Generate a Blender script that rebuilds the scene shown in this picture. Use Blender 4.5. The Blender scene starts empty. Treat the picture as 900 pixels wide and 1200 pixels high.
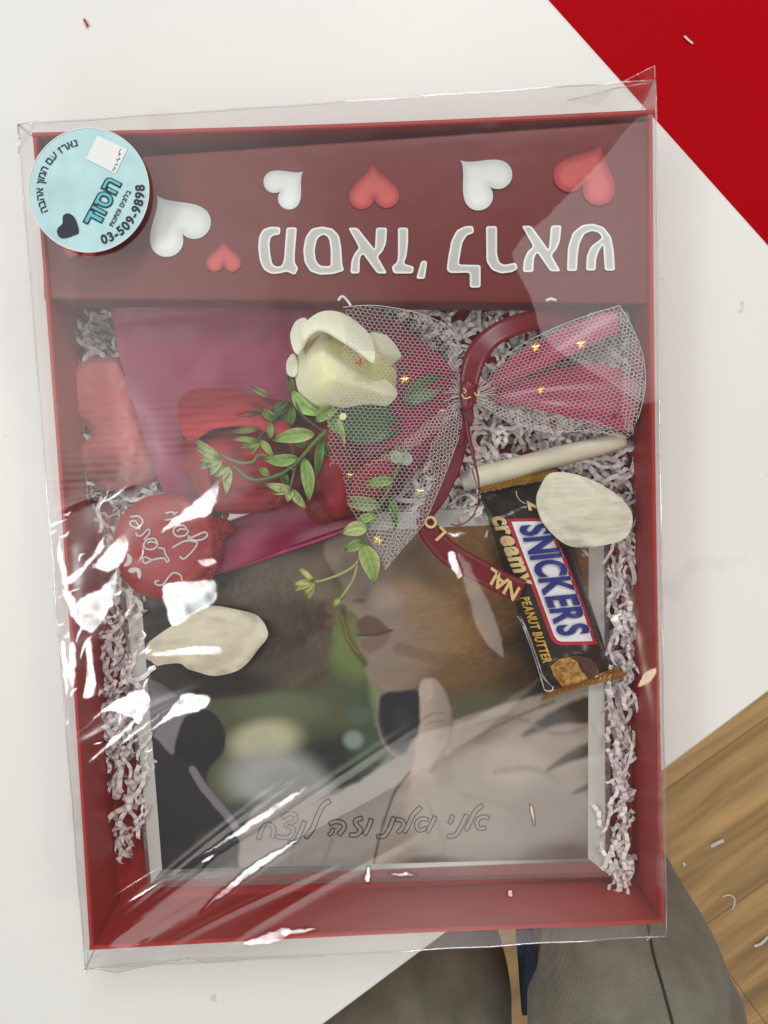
import bpy, bmesh, math, random
import numpy as np
from mathutils import Vector, Matrix
from mathutils.geometry import delaunay_2d_cdt

random.seed(7)
rng = np.random.RandomState(11)
C = bpy.context.scene.collection
SC = bpy.context.scene

# ------------------------------------------------------------------ camera
FPX, CU, CV = 902.0, 450.0, 600.0
RIM = 0.044                                   # height of the tray rim above the table
RW = np.array([[0.9991195462, -0.0403797215, 0.0113846556],
               [-0.0410800956, -0.9966966523, 0.0700586119],
               [0.0085181008, -0.0704646113, -0.9974779098]])
CAM = np.array([0.0086514785, 0.0429369085, 0.3840455521 + RIM])
cd = bpy.data.cameras.new('camera'); cam = bpy.data.objects.new('camera', cd); C.objects.link(cam)
M3 = Matrix(((RW[0][0], -RW[1][0], -RW[2][0]), (RW[0][1], -RW[1][1], -RW[2][1]), (RW[0][2], -RW[1][2], -RW[2][2])))
cam.matrix_world = Matrix.Translation(Vector(CAM)) @ M3.to_4x4()
cd.sensor_fit = 'HORIZONTAL'; cd.sensor_width = 36.0; cd.lens = 36.0 * FPX / 900.0
cd.clip_start = 0.01; cd.clip_end = 60
SC.camera = cam

def at(u, v, z):
    """A point of the photograph (900 x 1200 frame) on the level at height z."""
    d = RW.T @ np.array([(u - CU) / FPX, (v - CV) / FPX, 1.0])
    k = (z - CAM[2]) / d[2]
    return Vector(CAM + k * d)

def at_arr(uv, z):
    uv = np.asarray(uv, float); z = np.asarray(z, float)
    d = np.stack([(uv[:, 0] - CU) / FPX, (uv[:, 1] - CV) / FPX, np.ones(len(uv))], 1) @ RW
    k = (z - CAM[2]) / d[:, 2]
    return CAM + k[:, None] * d

def px_arr(p):
    q = (np.asarray(p) - CAM) @ RW.T
    return np.stack([CU + FPX * q[:, 0] / q[:, 2], CV + FPX * q[:, 1] / q[:, 2]], 1)

# ------------------------------------------------------------------ world and lamps
SC.view_settings.view_transform = 'Standard'; SC.view_settings.look = 'None'
SC.view_settings.exposure = 0.0; SC.view_settings.gamma = 1.0
w = bpy.data.worlds.new('World'); SC.world = w; w.use_nodes = True
wt = w.node_tree; wt.nodes.clear()
wo = wt.nodes.new('ShaderNodeOutputWorld'); wb = wt.nodes.new('ShaderNodeBackground')
wt.links.new(wb.outputs[0], wo.inputs[0])
tc = wt.nodes.new('ShaderNodeTexCoord')
AMBIENT = (0.115, 0.113, 0.108)
BLOBS = [((-0.40, 0.22, 0.90), 28, 2, (1.5, 1.54, 1.5)),     # pale ceiling glow, upper left
         ((-0.58, 0.05, 0.81), 19, 3, (0.95, 0.95, 0.95)),
         ((0.52, 0.42, 0.74), 15, 5, (2.0, 2.0, 2.0)),       # added glow, upper right, for a film fold to mirror
         ((0.06, -0.68, 0.73), 17, 5, (2.6, 2.5, 2.4)),      # added glow behind the sitter, for the film streaks to mirror
         ((0.62, -0.34, 0.70), 14, 3, (0.7, 0.62, 0.55))]
acc = None
for d, a0, a1, col in BLOBS:
    dv = Vector(d).normalized()
    vm = wt.nodes.new('ShaderNodeVectorMath'); vm.operation = 'DOT_PRODUCT'
    wt.links.new(tc.outputs['Generated'], vm.inputs[0]); vm.inputs[1].default_value = dv
    mr = wt.nodes.new('ShaderNodeMapRange'); mr.interpolation_type = 'SMOOTHERSTEP'
    mr.inputs['From Min'].default_value = math.cos(math.radians(a0)); mr.inputs['From Max'].default_value = math.cos(math.radians(a1))
    wt.links.new(vm.outputs['Value'], mr.inputs['Value'])
    mx = wt.nodes.new('ShaderNodeVectorMath'); mx.operation = 'SCALE'
    mx.inputs[0].default_value = col; wt.links.new(mr.outputs[0], mx.inputs['Scale'])
    ad = wt.nodes.new('ShaderNodeVectorMath'); ad.operation = 'ADD'
    wt.links.new(mx.outputs[0], ad.inputs[0])
    if acc is None: ad.inputs[1].default_value = AMBIENT
    else: wt.links.new(acc.outputs[0], ad.inputs[1])
    acc = ad
wt.links.new(acc.outputs[0], wb.inputs['Color']); wb.inputs['Strength'].default_value = 1.0

def lamp(name, loc, tgt, size, power, col):
    l = bpy.data.lights.new(name, 'AREA'); l.shape = 'RECTANGLE'; l.size = size[0]; l.size_y = size[1]
    l.energy = power; l.color = col
    o = bpy.data.objects.new(name, l); C.objects.link(o); o.location = loc
    o.rotation_euler = (Vector(tgt) - Vector(loc)).to_track_quat('-Z', 'Y').to_euler()
    return o
LAMP_L = np.array((-0.98, -0.08, 1.22)); LAMP_R = np.array((0.95, -0.38, 1.2))
lamp('window_lamp', LAMP_L, (0, 0, 0.05), (0.27, 0.27), 5.6, (0.95, 1.0, 0.985))
lamp('ceiling_lamp', LAMP_R, (0, 0, 0.05), (0.21, 0.21), 2.5, (1.0, 0.82, 0.60))
lamp('room_lamp', (0.30, 1.5, 1.55), (0.1, 0.1, 0.0), (0.6, 0.6), 19.0, (0.98, 0.99, 1.0))

# ------------------------------------------------------------------ helpers: materials
def lin(r, g, b):
    f = lambda c: ((c / 255 + 0.055) / 1.055) ** 2.4 if c > 10 else c / 255 / 12.92
    return (f(r), f(g), f(b))

def mat(name, col, rough=0.5, spec=0.5, metal=0.0, var=0.08, vscale=60, bump=0.0, bscale=400, coat=0.0, sheen=0.0,
        trans=0.0, attr=False, sss=0.0, stretch=None):
    m = bpy.data.materials.new(name); m.use_nodes = True
    nt = m.node_tree; b = nt.nodes['Principled BSDF']
    b.inputs['Roughness'].default_value = rough; b.inputs['Specular IOR Level'].default_value = spec
    b.inputs['Metallic'].default_value = metal; b.inputs['Coat Weight'].default_value = coat
    b.inputs['Coat Roughness'].default_value = 0.06
    b.inputs['Sheen Weight'].default_value = sheen; b.inputs['Transmission Weight'].default_value = trans
    if sss:
        b.inputs['Subsurface Weight'].default_value = sss; b.inputs['Subsurface Scale'].default_value = 0.004
    geo = nt.nodes.new('ShaderNodeNewGeometry'); src = geo.outputs['Position']
    if stretch:
        mp = nt.nodes.new('ShaderNodeMapping'); mp.inputs['Rotation'].default_value = (0, 0, stretch[0]); mp.inputs['Scale'].default_value = (stretch[1], stretch[2], 1)
        nt.links.new(src, mp.inputs['Vector']); src = mp.outputs['Vector']
    nz = nt.nodes.new('ShaderNodeTexNoise'); nz.inputs['Scale'].default_value = vscale; nz.inputs['Detail'].default_value = 5
    nt.links.new(src, nz.inputs['Vector'])
    mr = nt.nodes.new('ShaderNodeMapRange'); mr.inputs['From Min'].default_value = 0.25; mr.inputs['From Max'].default_value = 0.75
    mr.inputs['To Min'].default_value = 1 - var; mr.inputs['To Max'].default_value = 1 + var
    nt.links.new(nz.outputs[0], mr.inputs['Value'])
    vm = nt.nodes.new('ShaderNodeVectorMath'); vm.operation = 'SCALE'; nt.links.new(mr.outputs[0], vm.inputs['Scale'])
    if attr:
        at_ = nt.nodes.new('ShaderNodeAttribute'); at_.attribute_name = 'Col'; nt.links.new(at_.outputs['Color'], vm.inputs[0])
    else:
        vm.inputs[0].default_value = col
    nt.links.new(vm.outputs[0], b.inputs['Base Color'])
    if bump:
        n2 = nt.nodes.new('ShaderNodeTexNoise'); n2.inputs['Scale'].default_value = bscale; n2.inputs['Detail'].default_value = 3
        nt.links.new(src, n2.inputs['Vector'])
        bp = nt.nodes.new('ShaderNodeBump'); bp.inputs['Strength'].default_value = bump; bp.inputs['Distance'].default_value = 0.001
        nt.links.new(n2.outputs[0], bp.inputs['Height']); nt.links.new(bp.outputs[0], b.inputs['Normal'])
    return m

def film_mat(name, base=0.075, haze=0.03, rough=0.2):
    m = bpy.data.materials.new(name); m.use_nodes = True; nt = m.node_tree; nt.nodes.clear()
    out = nt.nodes.new('ShaderNodeOutputMaterial')
    tr = nt.nodes.new('ShaderNodeBsdfTransparent'); tr.inputs[0].default_value = (0.975, 0.975, 0.97, 1)
    df = nt.nodes.new('ShaderNodeBsdfDiffuse'); df.inputs[0].default_value = (0.85, 0.85, 0.85, 1)
    gl = nt.nodes.new('ShaderNodeBsdfGlossy'); gl.inputs['Roughness'].default_value = rough; gl.inputs[0].default_value = (1, 1, 1, 1)
    geo = nt.nodes.new('ShaderNodeNewGeometry')
    dt = nt.nodes.new('ShaderNodeVectorMath'); dt.operation = 'DOT_PRODUCT'
    nt.links.new(geo.outputs['Normal'], dt.inputs[0]); nt.links.new(geo.outputs['Incoming'], dt.inputs[1])
    ab = nt.nodes.new('ShaderNodeMath'); ab.operation = 'ABSOLUTE'; nt.links.new(dt.outputs['Value'], ab.inputs[0])
    om = nt.nodes.new('ShaderNodeMath'); om.operation = 'SUBTRACT'; om.inputs[0].default_value = 1; nt.links.new(ab.outputs[0], om.inputs[1])
    pw = nt.nodes.new('ShaderNodeMath'); pw.operation = 'POWER'; pw.inputs[1].default_value = 5; nt.links.new(om.outputs[0], pw.inputs[0])
    ma = nt.nodes.new('ShaderNodeMath'); ma.operation = 'MULTIPLY_ADD'; ma.inputs[1].default_value = 0.85; ma.inputs[2].default_value = base
    nt.links.new(pw.outputs[0], ma.inputs[0])
    nz = nt.nodes.new('ShaderNodeTexNoise'); nz.inputs['Scale'].default_value = 22; nz.inputs['Detail'].default_value = 6
    mp = nt.nodes.new('ShaderNodeMapping'); mp.inputs['Scale'].default_value = (0.7, 1.5, 1)
    nt.links.new(geo.outputs['Position'], mp.inputs[0]); nt.links.new(mp.outputs[0], nz.inputs['Vector'])
    hz = nt.nodes.new('ShaderNodeMapRange'); hz.inputs['From Min'].default_value = 0.3; hz.inputs['From Max'].default_value = 0.8
    hz.inputs['To Min'].default_value = haze * 0.35; hz.inputs['To Max'].default_value = haze * 2
    nt.links.new(nz.outputs[0], hz.inputs['Value'])
    m1 = nt.nodes.new('ShaderNodeMixShader'); nt.links.new(hz.outputs[0], m1.inputs[0]); nt.links.new(tr.outputs[0], m1.inputs[1]); nt.links.new(df.outputs[0], m1.inputs[2])
    m2 = nt.nodes.new('ShaderNodeMixShader'); nt.links.new(ma.outputs[0], m2.inputs[0]); nt.links.new(m1.outputs[0], m2.inputs[1]); nt.links.new(gl.outputs[0], m2.inputs[2])
    nt.links.new(m2.outputs[0], out.inputs[0])
    return m

# ------------------------------------------------------------------ helpers: objects
def wloc(o):
    v = Vector((0, 0, 0))
    while o is not None: v = v + o.location; o = o.parent
    return v

def thing(name, label, cat, loc, group=None):
    o = bpy.data.objects.new(name, None); C.objects.link(o); o.location = Vector(loc); o.empty_display_size = 0.01
    tag(o, label, cat, group); return o

def tag(o, label=None, cat=None, group=None, kind=None):
    if label: o['label'] = label
    if cat: o['category'] = cat
    if group: o['group'] = group
    if kind: o['kind'] = kind
    return o

def obj(name, verts, faces, m, parent=None, smooth=True, cols=None, mi=None):
    """Verts are in world space; they are stored relative to the thing's base."""
    V = np.asarray([tuple(v) for v in verts], float) if not isinstance(verts, np.ndarray) else verts
    if parent is not None: base = np.array(wloc(parent))
    else:
        base = V.mean(0); base[2] = V[:, 2].min()
    me = bpy.data.meshes.new(name); me.from_pydata((V - base).tolist(), [], [tuple(int(i) for i in f) for f in faces])
    mats = m if isinstance(m, (list, tuple)) else [m]
    for x in mats: me.materials.append(x)
    if mi is not None: me.polygons.foreach_set('material_index', np.asarray(mi, np.int32))
    if smooth: me.polygons.foreach_set('use_smooth', np.ones(len(me.polygons), bool))
    if cols is not None:
        a = me.color_attributes.new('Col', 'FLOAT_COLOR', 'POINT')
        cc = np.ones((len(V), 4), np.float32); cc[:, :3] = cols
        a.data.foreach_set('color', cc.ravel())
    o = bpy.data.objects.new(name, me); C.objects.link(o)
    if parent is not None: o.parent = parent
    else: o.location = Vector(base)
    me.update()
    return o

class MB:
    def __init__(s): s.v = []; s.f = []; s.c = []; s.m = []; s.n = 0
    def add(s, v, f, col=None, mi=0):
        v = np.asarray(v, float); s.v.append(v)
        s.f += [tuple(int(i) + s.n for i in q) for q in f]; s.m += [mi] * len(f)
        s.c.append(np.broadcast_to(np.asarray(col if col is not None else (1, 1, 1), float), (len(v), 3)))
        s.n += len(v)
    def build(s, name, m, parent=None, smooth=True, colour=False):
        return obj(name, np.concatenate(s.v), s.f, m, parent, smooth, np.concatenate(s.c) if colour else None, s.m)

def spline(pts, n=8, closed=False):
    P = [np.asarray(p, float) for p in pts]; N = len(P); out = []
    for i in range(N if closed else N - 1):
        if closed: a, b, c, d = P[(i - 1) % N], P[i], P[(i + 1) % N], P[(i + 2) % N]
        else: a, b, c, d = P[max(i - 1, 0)], P[i], P[i + 1], P[min(i + 2, N - 1)]
        for k in range(n):
            t = k / n
            out.append(0.5 * ((2 * b) + (c - a) * t + (2 * a - 5 * b + 4 * c - d) * t * t + (3 * b - a - 3 * c + d) * t ** 3))
    if not closed: out.append(P[-1])
    return np.array(out)

def resample(P, s, closed=True):
    P = np.asarray(P, float); Q = np.vstack([P, P[:1]]) if closed else P
    out = []
    for a, b in zip(Q[:-1], Q[1:]):
        n = max(1, int(np.hypot(*(b - a)[:2]) / s))
        for k in range(n): out.append(a + (b - a) * k / n)
    if not closed: out.append(Q[-1])
    return np.array(out)

def inside(P, pts):
    x, y = pts[:, 0], pts[:, 1]; r = np.zeros(len(pts), bool); j = len(P) - 1
    for i in range(len(P)):
        xi, yi = P[i]; xj, yj = P[j]
        c = ((yi > y) != (yj > y)) & (x < (xj - xi) * (y - yi) / ((yj - yi) if yj != yi else 1e-9) + xi)
        r ^= c; j = i
    return r

def dist(P, pts):
    d = np.full(len(pts), 1e9); Q = np.roll(P, -1, 0)
    for a, b in zip(P, Q):
        e = b - a; L = e @ e + 1e-12
        t = np.clip(((pts - a) @ e) / L, 0, 1)
        q = pts - a - t[:, None] * e
        d = np.minimum(d, np.hypot(q[:, 0], q[:, 1]))
    return d

def sdf(P, pts):
    P = np.asarray(P, float)
    return np.where(inside(P, pts), 1, -1) * dist(P, pts)

def sstep(a, b, x):
    t = np.clip((x - a) / (b - a), 0, 1); return t * t * (3 - 2 * t)

def vnoise(p, scale, seed=0, octv=3):
    """Smooth value noise in -1..1 on 2-D points."""
    r = np.random.RandomState(seed); T = r.rand(64, 64) * 2 - 1
    out = np.zeros(len(p)); amp = 1; tot = 0
    q = p * scale
    for o in range(octv):
        f = np.floor(q).astype(int); t = q - f; t = t * t * (3 - 2 * t)
        x0, y0 = f[:, 0] % 64, f[:, 1] % 64; x1, y1 = (x0 + 1) % 64, (y0 + 1) % 64
        v = (T[x0, y0] * (1 - t[:, 0]) + T[x1, y0] * t[:, 0]) * (1 - t[:, 1]) + (T[x0, y1] * (1 - t[:, 0]) + T[x1, y1] * t[:, 0]) * t[:, 1]
        out += amp * v; tot += amp; amp *= 0.5; q = q * 2.03 + 17.3
    return out / tot

def tri(P, s, holes=()):
    """Triangulate a pixel outline with inner points every s pixels -> points, distance to edge, faces."""
    loops = [resample(P, s)] + [resample(h, s) for h in holes]
    allb = np.vstack(loops)
    lo, hi = allb.min(0), allb.max(0)
    gx, gy = np.meshgrid(np.arange(lo[0], hi[0], s), np.arange(lo[1], hi[1], s * 0.87))
    gx = gx + (np.arange(gx.shape[0]) % 2)[:, None] * s * 0.5
    g = np.stack([gx.ravel(), gy.ravel()], 1)
    ok = inside(loops[0], g)
    for h in loops[1:]: ok &= ~inside(h, g)
    dd = np.full(len(g), 1e9)
    for l in loops: dd = np.minimum(dd, dist(l, g))
    g = g[ok & (dd > s * 0.55)]
    pts = np.vstack([allb, g]); fl = []; k = 0
    for l in loops: fl.append(list(range(k, k + len(l)))); k += len(l)
    r = delaunay_2d_cdt([Vector(p) for p in pts], [], fl, 2, 1e-7)
    V = np.array([tuple(v) for v in r[0]]); d = np.full(len(V), 1e9)
    for l in loops: d = np.minimum(d, dist(l, V))
    d[d < 1e-4] = 0
    return V, d, r[2], loops

def flip_up(V3, F):
    a = np.array([V3[f[0]] for f in F]); b = np.array([V3[f[1]] for f in F]); c = np.array([V3[f[2]] for f in F])
    n = np.cross(b - a, c - a)[:, 2]
    return [f if k >= 0 else f[::-1] for f, k in zip(F, n)]

def patch(P, s, zf, thick=0.0, holes=(), mb=None, colf=None, mi=0):
    """A sheet with the outline P (pixels), height zf(uv, d); closed below when thick > 0."""
    V, d, F, loops = tri(P, s, holes)
    z = zf(V, d) if callable(zf) else np.full(len(V), float(zf))
    X = at_arr(V, z); F = flip_up(X, [list(f) for f in F])
    cols = colf(V, d) if colf else None
    if callable(thick) or thick > 0:
        n = len(X); B = X.copy(); th = thick(V, d) if callable(thick) else thick
        B[:, 2] -= th
        F2 = F + [[i + n for i in f[::-1]] for f in F]
        # rim
        ed = {}
        for f in F:
            for i in range(3):
                a, b = f[i], f[(i + 1) % 3]
                if (b, a) in ed: del ed[(b, a)]
                else: ed[(a, b)] = 1
        el = list(ed); ia = np.array([e[0] for e in el]); ib = np.array([e[1] for e in el]); k = len(el); o0 = 2 * n
        X = np.vstack([X, B, X[ib], X[ia], B[ia], B[ib]]); F2 += [[o0 + i, o0 + k + i, o0 + 2 * k + i, o0 + 3 * k + i] for i in range(k)]; F = F2
        if cols is not None: cols = np.vstack([cols, cols, cols[ib], cols[ia], cols[ia], cols[ib]])
    mb = mb or MB(); mb.add(X, F, cols if cols is not None else (1, 1, 1), mi)
    return mb

def pillow(P, s, z0, h, wpx, mb=None, tilt=None, wob=0.0, colf=None, mi=0, seed=0, flat=False):
    """Closed cushion: flat bottom at z0, top domed to z0 + h within wpx pixels of the edge; tilt = (du, dv) metres per 100 px."""
    P = np.asarray(P, float); cx = P.mean(0)
    def zt(V, d):
        t = np.clip(d / wpx, 0, 1); z = z0 + 0.0004 + h * (1 - (1 - t) ** 2.1)
        if wob: z = z + wob * vnoise(V, 1 / 22.0, seed) * t
        if tilt is not None: z = z + ((V - cx) @ np.array(tilt)) / 100
        return z
    def th(V, d):
        t = np.clip(d / wpx, 0, 1)
        return 0.0006 + 0.75 * h * (1 - (1 - t) ** 2.1) if not flat else 0.0008
    return patch(P, s, zt, th, (), mb, colf, mi)

def tube(mb, pts, rad, seg=8, flatz=1.0, col=None, mi=0, cap=True):
    P = [np.asarray(p, float) for p in pts]; n = len(P)
    R = rad if hasattr(rad, '__len__') else [rad] * n
    V = []; F = []
    up = np.array([0, 0, 1.0])
    for i in range(n):
        t = P[min(i + 1, n - 1)] - P[max(i - 1, 0)]; t /= (np.linalg.norm(t) + 1e-12)
        a = np.cross(t, up)
        if np.linalg.norm(a) < 1e-4: a = np.array([1.0, 0, 0])
        a /= np.linalg.norm(a); b = np.cross(a, t)
        for k in range(seg):
            th = 2 * math.pi * k / seg
            V.append(P[i] + R[i] * (math.cos(th) * a + flatz * math.sin(th) * b))
    for i in range(n - 1):
        for k in range(seg):
            F.append((i * seg + k, i * seg + (k + 1) % seg, (i + 1) * seg + (k + 1) % seg, (i + 1) * seg + k))
    if cap: F.append(tuple(range(seg - 1, -1, -1))); F.append(tuple((n - 1) * seg + k for k in range(seg)))
    mb.add(V, F, col, mi)

def pxtube(mb, uvz, rpx, n=6, **k):
    S = spline(uvz, n); P = [at(*q) for q in S]
    if hasattr(rpx, '__len__'): r = np.interp(np.linspace(0, 1, len(S)), np.linspace(0, 1, len(rpx)), rpx)
    else: r = np.full(len(S), rpx)
    tube(mb, P, [x * (CAM[2] - q[2]) / FPX for x, q in zip(r, S)], **k)

def band(mb, uvz, wpx, n=8, thick=0.0004, col=None, mi=0, edge_lift=0.0, twist=None):
    """A flat ribbon along (u, v, z) points, wpx wide."""
    S = spline(uvz, n); N = len(S)
    W = np.interp(np.linspace(0, 1, N), np.linspace(0, 1, len(wpx)), wpx) if hasattr(wpx, '__len__') else np.full(N, wpx)
    TW = np.interp(np.linspace(0, 1, N), np.linspace(0, 1, len(twist)), twist) if twist is not None else np.zeros(N)
    V = []; F = []; K = 5
    for i in range(N):
        t = S[min(i + 1, N - 1)][:2] - S[max(i - 1, 0)][:2]; t = t / (np.hypot(*t) + 1e-9); nn = np.array([-t[1], t[0]])
        for k in range(K):
            q = (k / (K - 1) - 0.5)
            uv = S[i][:2] + nn * q * W[i]; V.append(np.array(at(uv[0], uv[1], S[i][2] + edge_lift * (4 * q * q) + TW[i] * q)))
    V = np.array(V)
    for i in range(N - 1):
        for k in range(K - 1):
            F.append([i * K + k, i * K + k + 1, (i + 1) * K + k + 1, (i + 1) * K + k])
    m_ = len(V); V2 = np.vstack([V, V - np.array([0, 0, thick])])
    F2 = F + [[x + m_ for x in f[::-1]] for f in F]
    for i in range(N - 1):
        for e in (0, K - 1):
            F2.append([i * K + e, (i + 1) * K + e, (i + 1) * K + e + m_, i * K + e + m_])
    mb.add(V2, F2, col, mi)

def glyph_mesh(ch, off, cut=0.0):
    if ch == 'ד':
        a = off; V = np.array([(-a, .49 - a), (.51 + a, .49 - a), (.51 + a, .604 + a), (-a, .604 + a), (.32 - a, -a), (.44 + a, -a), (.44 + a, .49 - a), (.32 - a, .49 - a)])
        return V, [[0, 1, 2, 3], [4, 5, 6, 7]]
    cu = bpy.data.curves.new('glyph', 'FONT'); cu.body = ch; cu.offset = off; cu.resolution_u = 4
    o = bpy.data.objects.new('glyph', cu); C.objects.link(o)
    me = bpy.data.meshes.new_from_object(o.evaluated_get(bpy.context.evaluated_depsgraph_get()))
    if cut:
        bm = bmesh.new(); bm.from_mesh(me)
        for ax in (0, 1):
            for k in range(-2, int(1.2 / cut)):
                co = [0, 0, 0]; no = [0, 0, 0]; co[ax] = k * cut + .013; no[ax] = 1
                bmesh.ops.bisect_plane(bm, geom=bm.verts[:] + bm.edges[:] + bm.faces[:], plane_co=co, plane_no=no, dist=1e-5)
        bm.to_mesh(me); bm.free()
    V = np.array([tuple(v.co)[:2] for v in me.vertices]); F = [list(p.vertices) for p in me.polygons]
    bpy.data.objects.remove(o); bpy.data.curves.remove(cu); bpy.data.meshes.remove(me)
    return V, F

def letters(mb, s, pos, right, up, size, z, off=0.0, gap=0.06, squeeze=1.0, height=None, mi=0, col=None):
    """Lay a line of writing on a surface: pos = baseline start (pixels), right / up = directions (pixels), size = letter em in pixels."""
    right = np.array(right, float) / np.hypot(*right); up = np.array(up, float) / np.hypot(*up); x = 0
    for ch in s:
        if ch == ' ': x += 0.3 * squeeze; continue
        V, F = glyph_mesh(ch, off, .15 if callable(z) else 0)
        lo, hi = V[:, 0].min(), V[:, 0].max()
        X = (V[:, 0] - lo) * squeeze + x; Y = V[:, 1]
        uv = np.array(pos) + size * (X[:, None] * right + Y[:, None] * up)
        zz = z(uv) if callable(z) else np.full(len(uv), z)
        P = at_arr(uv, zz)
        Tf = [f for f in F]
        a = P[Tf[0][1]] - P[Tf[0][0]]; b = P[Tf[0][2]] - P[Tf[0][1]]
        if np.cross(a, b)[2] < 0: Tf = [f[::-1] for f in Tf]
        mb.add(P, Tf, col, mi)
        x += (hi - lo) * squeeze + gap
    return x * size

def zoom(pts, s, ox, oy): return [(ox + x / s, oy + y / s) for x, y in pts]

def box_mb(mb, lo, hi, mi=0):
    (a, b, c), (d, e, f) = lo, hi
    v = [(a, b, c), (d, b, c), (d, e, c), (a, e, c), (a, b, f), (d, b, f), (d, e, f), (a, e, f)]
    mb.add(v, [(3, 2, 1, 0), (4, 5, 6, 7), (0, 1, 5, 4), (1, 2, 6, 5), (2, 3, 7, 6), (3, 0, 4, 7)], None, mi)

# ------------------------------------------------------------------ materials
M = {}
M['table'] = mat('white_laminate', (0.80, 0.79, 0.765), 0.45, 0.35, var=0.03, vscale=5, bump=0.05, bscale=900)
def specks(m, scale, thr, dark):
    nt = m.node_tree; b = nt.nodes['Principled BSDF']; src = b.inputs['Base Color'].links[0].from_socket
    g_ = nt.nodes.new('ShaderNodeNewGeometry'); n_ = nt.nodes.new('ShaderNodeTexNoise'); n_.inputs['Scale'].default_value = scale; n_.inputs['Detail'].default_value = 2
    nt.links.new(g_.outputs['Position'], n_.inputs['Vector'])
    r_ = nt.nodes.new('ShaderNodeMapRange'); r_.inputs['From Min'].default_value = thr; r_.inputs['From Max'].default_value = thr + .04
    r_.inputs['To Min'].default_value = 1; r_.inputs['To Max'].default_value = dark; nt.links.new(n_.outputs[0], r_.inputs['Value'])
    v_ = nt.nodes.new('ShaderNodeVectorMath'); v_.operation = 'SCALE'; nt.links.new(src, v_.inputs[0]); nt.links.new(r_.outputs[0], v_.inputs['Scale'])
    nt.links.new(v_.outputs[0], b.inputs['Base Color'])
specks(M['table'], 55, .735, .72); specks(M['table'], 16, .66, .92); specks(M['table'], 5, .62, .965); specks(M['red_floor'], 40, .70, 1.25) if 'red_floor' in M else None
M['red_floor'] = mat('red_vinyl', (0.52, 0.001, 0.006), 0.6, 0.06, var=0.05, vscale=300)
M['tray'] = mat('red_card', (0.43, 0.030, 0.026), 0.42, 0.35, var=0.05, vscale=25, bump=0.05, bscale=700)
M['panel'] = mat('printed_red_card', (0.17, 0.024, 0.022), 0.42, 0.3, var=0.06, vscale=18)
M['print'] = mat('printed_ink', (1, 1, 1), 0.42, 0.3, var=0.02, attr=True)
M['film'] = film_mat('clear_film', 0.066, 0.005)
M['seam'] = film_mat('film_edge_highlight', 0.20, 0.08, 0.1)  # pale material for the film's edge highlights, modelled as thin tubes
M['sticker'] = mat('pale_blue_sticker', lin(182, 216, 219), 0.45, 0.3, var=0.10, vscale=90)
M['navy'] = mat('navy_print', (0.028, 0.035, 0.055), 0.5, 0.3)
M['teal'] = mat('teal_print', lin(95, 190, 200), 0.45, 0.3)
M['white'] = mat('white_paper', (0.8, 0.8, 0.8), 0.6, 0.3, var=0.03)
M['shred'] = mat('crinkled_paper', (0.70, 0.64, 0.65), 0.7, 0.2, var=0.12, vscale=200, attr=True)
M['wrap'] = mat('crimson_cellophane', (0.245, 0.005, 0.055), 0.24, 0.5, var=0.10, vscale=30)
M['wrap_in'] = mat('pink_cellophane', (0.37, 0.028, 0.098), 0.32, 0.5, var=0.12, vscale=40)
M['petal_white'] = mat('cream_rose', (0.86, 0.84, 0.60), 0.55, 0.3, attr=True, sss=0.15, var=0.04, vscale=120, bump=0.08, bscale=500)
M['petal_red'] = mat('red_rose', (0.40, 0.012, 0.02), 0.5, 0.3, attr=True, var=0.10, vscale=60, bump=0.1, bscale=400)
M['leaf'] = mat('plastic_leaf', (0.1, 0.2, 0.05), 0.42, 0.4, attr=True, var=0.12, vscale=150)
M['tulle'] = mat('white_tulle', (0.60, 0.57, 0.56), 0.6, 0.3, var=0.03)
M['ribbon'] = mat('burgundy_satin', (0.17, 0.008, 0.018), 0.34, 0.5, var=0.10, vscale=60, bump=0.06, bscale=900)
M['gold'] = mat('gold_foil', (0.80, 0.52, 0.17), 0.3, 0.5, metal=0.85, var=0.15, vscale=400)
M['gold_pale'] = mat('gold_print', (0.80, 0.56, 0.24), 0.4, 0.5, metal=0.2, var=0.1, vscale=300)
M['rust'] = mat('copper_foil', (0.40, 0.10, 0.05), 0.35, 0.5, metal=0.8)
M['rod'] = mat('cream_wood', (0.72, 0.66, 0.52), 0.55, 0.3, var=0.06, vscale=60, stretch=(0.25, 1, 6))
M['choc'] = mat('dark_brown_wrapper', (0.022, 0.017, 0.015), 0.27, 0.6, var=0.10, vscale=80, bump=0.12, bscale=60)
M['amber'] = mat('amber_wrapper', (0.50, 0.25, 0.02), 0.3, 0.6, metal=0.25, attr=True, var=0.2, vscale=150, bump=0.25, bscale=260)
M['logo_red'] = mat('logo_red', (0.42, 0.02, 0.03), 0.4, 0.4)
M['logo_white'] = mat('logo_white', (0.80, 0.80, 0.82), 0.4, 0.4)
M['logo_grey'] = mat('logo_grey', (0.40, 0.41, 0.47), 0.4, 0.4)
M['logo_blue'] = mat('logo_blue', (0.022, 0.028, 0.20), 0.35, 0.4)
M['cream_ink'] = mat('cream_ink', (0.72, 0.53, 0.26), 0.4, 0.4)
M['yellow_ink'] = mat('yellow_ink', (0.68, 0.40, 0.055), 0.4, 0.4)
M['lolly'] = mat('red_candy', (0.33, 0.018, 0.02), 0.4, 0.45, var=0.2, vscale=90, bump=0.08, bscale=300)
M['lolly_foil'] = mat('red_foil', (0.34, 0.008, 0.012), 0.25, 0.6, metal=0.3, var=0.25, vscale=300, bump=0.6, bscale=500)
M['script'] = mat('pale_print', (0.62, 0.55, 0.54), 0.5, 0.3)
M['heart'] = mat('rosy_candy', (0.46, 0.10, 0.105), 0.38, 0.4, attr=True, var=0.12, vscale=60, bump=0.1, bscale=250)
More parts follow.
